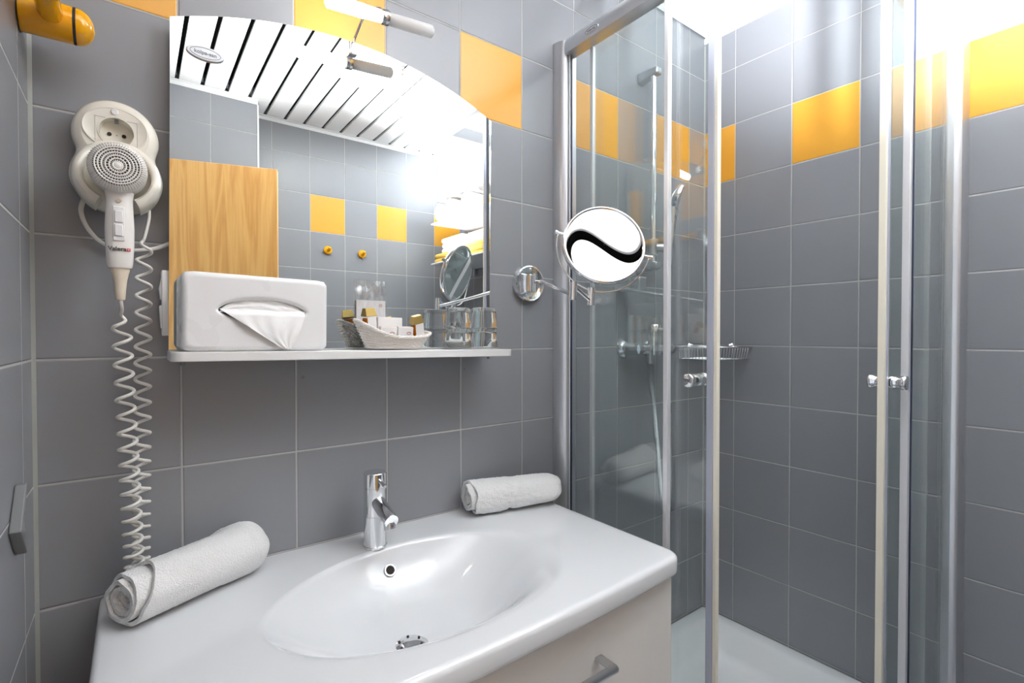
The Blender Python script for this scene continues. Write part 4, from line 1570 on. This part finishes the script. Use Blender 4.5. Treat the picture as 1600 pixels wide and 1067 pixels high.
# ------------------------------------------------------------------ riser rail with hand shower, valve, basket
RX, RY = 1.484, -0.055
sr = empty('shower_rail', (RX, 0, 1.8), 'chrome riser rail between two angular wall brackets on the back shower wall', 'shower rail')
for z_ in (2.138, 1.512):
    s = 1 if z_ > 2 else -1
    zz0, zz1 = z_ - 0.013, z_ + 0.013
    w_ = 0.014
    G().add([(RX - w_, 0, zz0 - 0.006), (RX + w_, 0, zz0 - 0.006), (RX + w_, 0, zz1 + 0.004), (RX - w_, 0, zz1 + 0.004),
             (RX - w_, -0.078, zz0 + 0.004), (RX + w_, -0.078, zz0 + 0.004), (RX + w_, -0.078, zz1), (RX - w_, -0.078, zz1)],
            [(0, 1, 2, 3), (4, 7, 6, 5), (0, 4, 5, 1), (1, 5, 6, 2), (2, 6, 7, 3), (3, 7, 4, 0)]).build('wall_bracket', 'chrome_soft', sr, bevel=0.005, seg=4)
G().cyl((RX, RY, 2.128), (RX, RY, 1.520), 0.0105, n=32).build('rail', 'chrome', sr)
sl = G().cyl((RX, RY, 1.600), (RX, RY, 1.550), 0.017, n=32).build('slider', 'chrome_soft', sr)
hs = empty('hand_shower', (RX + 0.05, -0.08, 1.58), 'chrome hand shower held in the rail slider, head raised', 'hand shower')
G().cyl((RX + 0.002, RY - 0.012, 1.572), (RX + 0.028, RY - 0.044, 1.572), 0.013, n=28).build('holder_arm', 'chrome_soft', sl)
hp0 = Vector((RX + 0.020, RY - 0.042, 1.500))
hp1 = Vector((RX + 0.036, RY - 0.050, 1.700))
hdir = (hp1 - hp0).normalized()
G().tube([hp0 + hdir * (0.225 * t) for t in (0, 0.1, 0.3, 0.6, 0.85, 1.0)], [0.009, 0.0115, 0.013, 0.0125, 0.015, 0.020], 24).build('handle', 'chrome_soft', hs, angle=60)
hd_n = Vector((0.52, -0.76, -0.38)).normalized()
hcen = hp1 + Vector((0.014, -0.004, 0.034))
G().rev([(-0.022, 0.012), (-0.014, 0.030), (-0.004, 0.042), (0.004, 0.045), (0.010, 0.044), (0.012, 0.040), (0.0125, 0.001)], hcen, hd_n, 44).build('spray_head', 'chrome', hs, angle=50)
hose = smooth_path([hp0 - hdir * 0.002, hp0 - hdir * 0.05, (RX - 0.002, -0.105, 1.40), (RX - 0.007, -0.115, 1.25), (RX - 0.011, -0.125, 1.05), (RX - 0.012, -0.13, 0.86), (RX - 0.018, -0.135, 0.76), (RX - 0.026, -0.13, 0.73), (RX - 0.038, -0.12, 0.78), (RX - 0.044, -0.11, 0.92), (1.430, -0.10, 1.07), (1.418, -0.095, 1.16), (1.418, -0.095, 1.203)], 26)
rad = [0.0068 + (0.0010 if i % 2 else -0.0006) for i in range(len(hose))]
hose_f = []
for i in range(len(hose) - 1):
    for k in range(3):
        hose_f.append(hose[i].lerp(hose[i + 1], k / 3))
rad = [0.0066 + (0.0009 if (i // 1) % 2 else -0.0007) for i in range(len(hose_f))]
G().tube(hose_f, rad, 10).build('hose', 'chrome_soft', hs, angle=20, label='ribbed metal shower hose')

wbk = empty('wall_bracket', (1.376, 0, 1.442), 'angular chrome wall bracket with a flat square end left of the shower mixer hose', 'bracket')
G().add([(1.358, 0, 1.428), (1.392, 0, 1.428), (1.392, 0, 1.452), (1.358, 0, 1.452), (1.362, -0.060, 1.430), (1.396, -0.060, 1.430), (1.396, -0.060, 1.466), (1.362, -0.060, 1.466)],
        [(0, 1, 2, 3), (4, 7, 6, 5), (0, 4, 5, 1), (1, 5, 6, 2), (2, 6, 7, 3), (3, 7, 4, 0)]).build('bracket_arm', 'alu', wbk, bevel=0.004, seg=3)
G().box((1.360, -0.098, 1.426), (1.399, -0.0605, 1.468)).build('end_block', 'chrome_soft', wbk, bevel=0.005, seg=4)

vl = empty('shower_valve', (1.40, 0, 1.245), 'chrome wall-mounted shower mixer with upright lever body', 'shower valve')
vz = 1.243
for vx in (1.402, 1.535):
    G().rev([(0.0003, 0.034), (0.006, 0.034), (0.016, 0.026), (0.022, 0.022), (0.060, 0.0185), (0.072, 0.0185)], (vx, 0, vz), (0, -1, 0), 44).build('wall_rosette', 'chrome', vl, angle=40)
G().cyl((1.392, -0.078, vz), (1.552, -0.078, vz), 0.0175, n=36).build('mixer_bar', 'chrome', vl, angle=40)
G().rev([(0, 0.0190), (0.030, 0.0200), (0.060, 0.0205), (0.061, 0.0195), (0.063, 0.0195), (0.064, 0.0205), (0.094, 0.0205), (0.096, 0.019), (0.0965, 0.001)], (1.440, -0.094, vz - 0.018), (0, 0, 1), 40).build('mixer_body', 'chrome', vl, angle=40)
G().cyl((1.440, -0.112, vz + 0.062), (1.452, -0.150, vz + 0.066), 0.0050, 0.0042, 18).build('lever', 'chrome', vl)
G().cyl((1.418, -0.095, vz - 0.045), (1.418, -0.095, vz - 0.012), 0.010, n=24).build('hose_outlet', 'chrome_soft', vl)

bk2 = empty('wire_basket', (XR, 0, 1.24), 'chrome wire corner basket in the shower corner', 'wire basket')
g = G()
zt_, zl_ = 1.245, 1.203
bwid, bdep = 0.185, 0.185


def arcp(s, t, z):
    """front edge between the two walls, s in 0..1; t scales towards the corner"""
    a = PI / 2 * s
    x_ = XR - 0.006 - (bwid * t) * (math.cos(a) ** 0.75)
    y__ = -0.006 - (bdep * t) * (math.sin(a) ** 0.75)
    return (x_, y__, z)


fr_ = [arcp(i / 24, 1, zt_) for i in range(25)]
loop = fr_ + [(XR - 0.006, -0.006, zt_)]
G().tube(loop, 0.0032, 10, True).build('top_rim', 'chrome', bk2, angle=180)
lo_ = [arcp(i / 24, 0.95, zl_) for i in range(25)] + [(XR - 0.010, -0.010, zl_)]
G().tube(lo_, 0.0018, 8, True).build('bottom_rim', 'chrome', bk2, angle=180)
g = G()
for i in range(1, 24):
    g.tube([arcp(i / 24, 1, zt_), arcp(i / 24, 0.95, zl_)], 0.0013, 6)
for i in range(1, 16):
    x_ = XR - 0.012 - (bwid - 0.02) * i / 16
    s_ = math.acos(min(1, ((XR - 0.006 - x_) / (bwid * 0.95)) ** (1 / 0.75))) / (PI / 2)
    g.tube([(x_, -0.008, zt_), (x_, -0.010, zl_), arcp(s_, 0.95, zl_)], 0.0011, 6)
g.build('wire_bars', 'chrome_soft', bk2, angle=180)
for p_ in ((XR - 0.0005, -0.110, zt_ + 0.004, (-1, 0, 0)), (1.772, -0.0005, zt_ + 0.004, (0, -1, 0))):
    G().rev([(0, 0.011), (0.003, 0.011), (0.010, 0.006), (0.013, 0.007), (0.016, 0.003)], p_[:3], p_[3], 24).build('fixing_rosette', 'chrome', bk2)

# ------------------------------------------------------------------ far side of the room, seen in the mirror
hwb = empty('wall_cupboard', (XR, -1.5, 2.2), 'white box-shaped wall unit up at the ceiling, seen in the mirror', 'wall unit')
G().box((1.672, YO + 0.002, 2.128), (XR - 0.001, -1.12, ZC - 0.006)).build('body', 'white_slat', hwb, bevel=0.004)
G().box((1.6690, -1.58, 2.136), (1.6722, -1.43, 2.168)).build('display_panel', 'plastic_grey', hwb, bevel=0.001, seg=1, label='small dark grey panel')

rk = empty('towel_shelf', (XR, -1.35, 1.84), 'two-tier white towel shelf on the right wall, seen in the mirror', 'shelf')
for z_ in (1.952, 1.714):
    G().box((1.552, -1.665, z_ - 0.008), (XR - 0.001, -1.03, z_)).build('shelf_board', 'white_slat', rk, bevel=0.002)
for y_ in (-1.645, -1.05):
    G().box((XR - 0.022, y_ - 0.006, 1.66), (XR - 0.002, y_ + 0.006, 2.0)).build('bracket', 'alu', rk, bevel=0.001)
grp = 'towels on the two-tier shelf'
towel_roll('rolled_towel', (1.570, -1.58, 1.953), (1.850, -1.58, 1.953), 0.060, 3.2, 'rolled white towel at the far end of the upper towel shelf', 11, 0.9, nL=24, nA=150, group=grp)
towel_roll('rolled_towel', (1.560, -1.44, 1.953), (1.850, -1.44, 1.953), 0.058, 3.2, 'rolled white towel in the middle of the upper towel shelf', 12, 0.9, nL=24, nA=150, group=grp)
towel_roll('rolled_towel', (1.575, -1.295, 1.953), (1.850, -1.295, 1.953), 0.064, 3.2, 'rolled white towel at the near end of the upper towel shelf', 13, 0.9, nL=24, nA=150, group=grp)


def folded(x0, x1, y0, y1, z0, layers, th, mat, label):
    g = G()
    rnd = random.Random(int(z0 * 1000) + layers)
    for k in range(layers):
        j = rnd.uniform(-0.004, 0.004)
        z_ = z0 + k * th
        prof = []
        xa = x0 + j
        for i in range(9):
            a = PI / 2 + PI * i / 8
            prof.append((xa + th * 0.5 + th * 0.5 * math.cos(a), z_ + th / 2 + th * 0.5 * math.sin(a)))
        prof += [(x1, z_), (x1, z_ + th)]
        g.prism([(a, y0, b) for a, b in prof], (0, y1 - y0, 0))
    return g.build('folded_towel', mat, None, org=((x0 + x1) / 2, (y0 + y1) / 2, z0), label=label, cat='towel', group=grp, bevel=0.004, seg=2)


folded(1.575, 1.845, -1.655, -1.38, 1.7145, 2, 0.028, 'towel_yel', 'folded yellow towel at the far end of the lower towel shelf')
folded(1.580, 1.845, -1.36, -1.06, 1.7145, 3, 0.026, 'towel_yel', 'folded yellow towel at the near end of the lower towel shelf')
folded(1.600, 1.845, -1.62, -1.40, 1.7715, 3, 0.030, 'towel', 'folded white towel on the far yellow towel of the lower shelf')
folded(1.600, 1.845, -1.34, -1.14, 1.794, 2, 0.030, 'towel', 'folded white towel on the near yellow towel of the lower shelf')
folded(1.590, 1.845, -1.20, -1.06, 1.953, 3, 0.020, 'towel_or', 'folded orange towel at the near end of the upper towel shelf')

for i, (x_, z_, nm) in enumerate(((0.985, 1.755, 'left'), (1.178, 1.752, 'right'))):
    r_ = empty('robe_hook', (x_, YO, z_), 'round yellow robe hook on the tiles opposite the mirror, the %s one in the reflection' % nm, 'hook', 'yellow robe hooks')
    G().rev([(0.0004, 0.021), (0.004, 0.0225), (0.010, 0.0225), (0.013, 0.020), (0.014, 0.001)], (x_, YO, z_), (0, 1, 0), 36).build('disc', 'yellow_pl', r_)
    G().tube(smooth_path([(x_, YO + 0.012, z_), (x_, YO + 0.032, z_ - 0.002), (x_, YO + 0.045, z_ + 0.010)], 5), 0.0075, 16).build('peg', 'yellow_pl', r_)
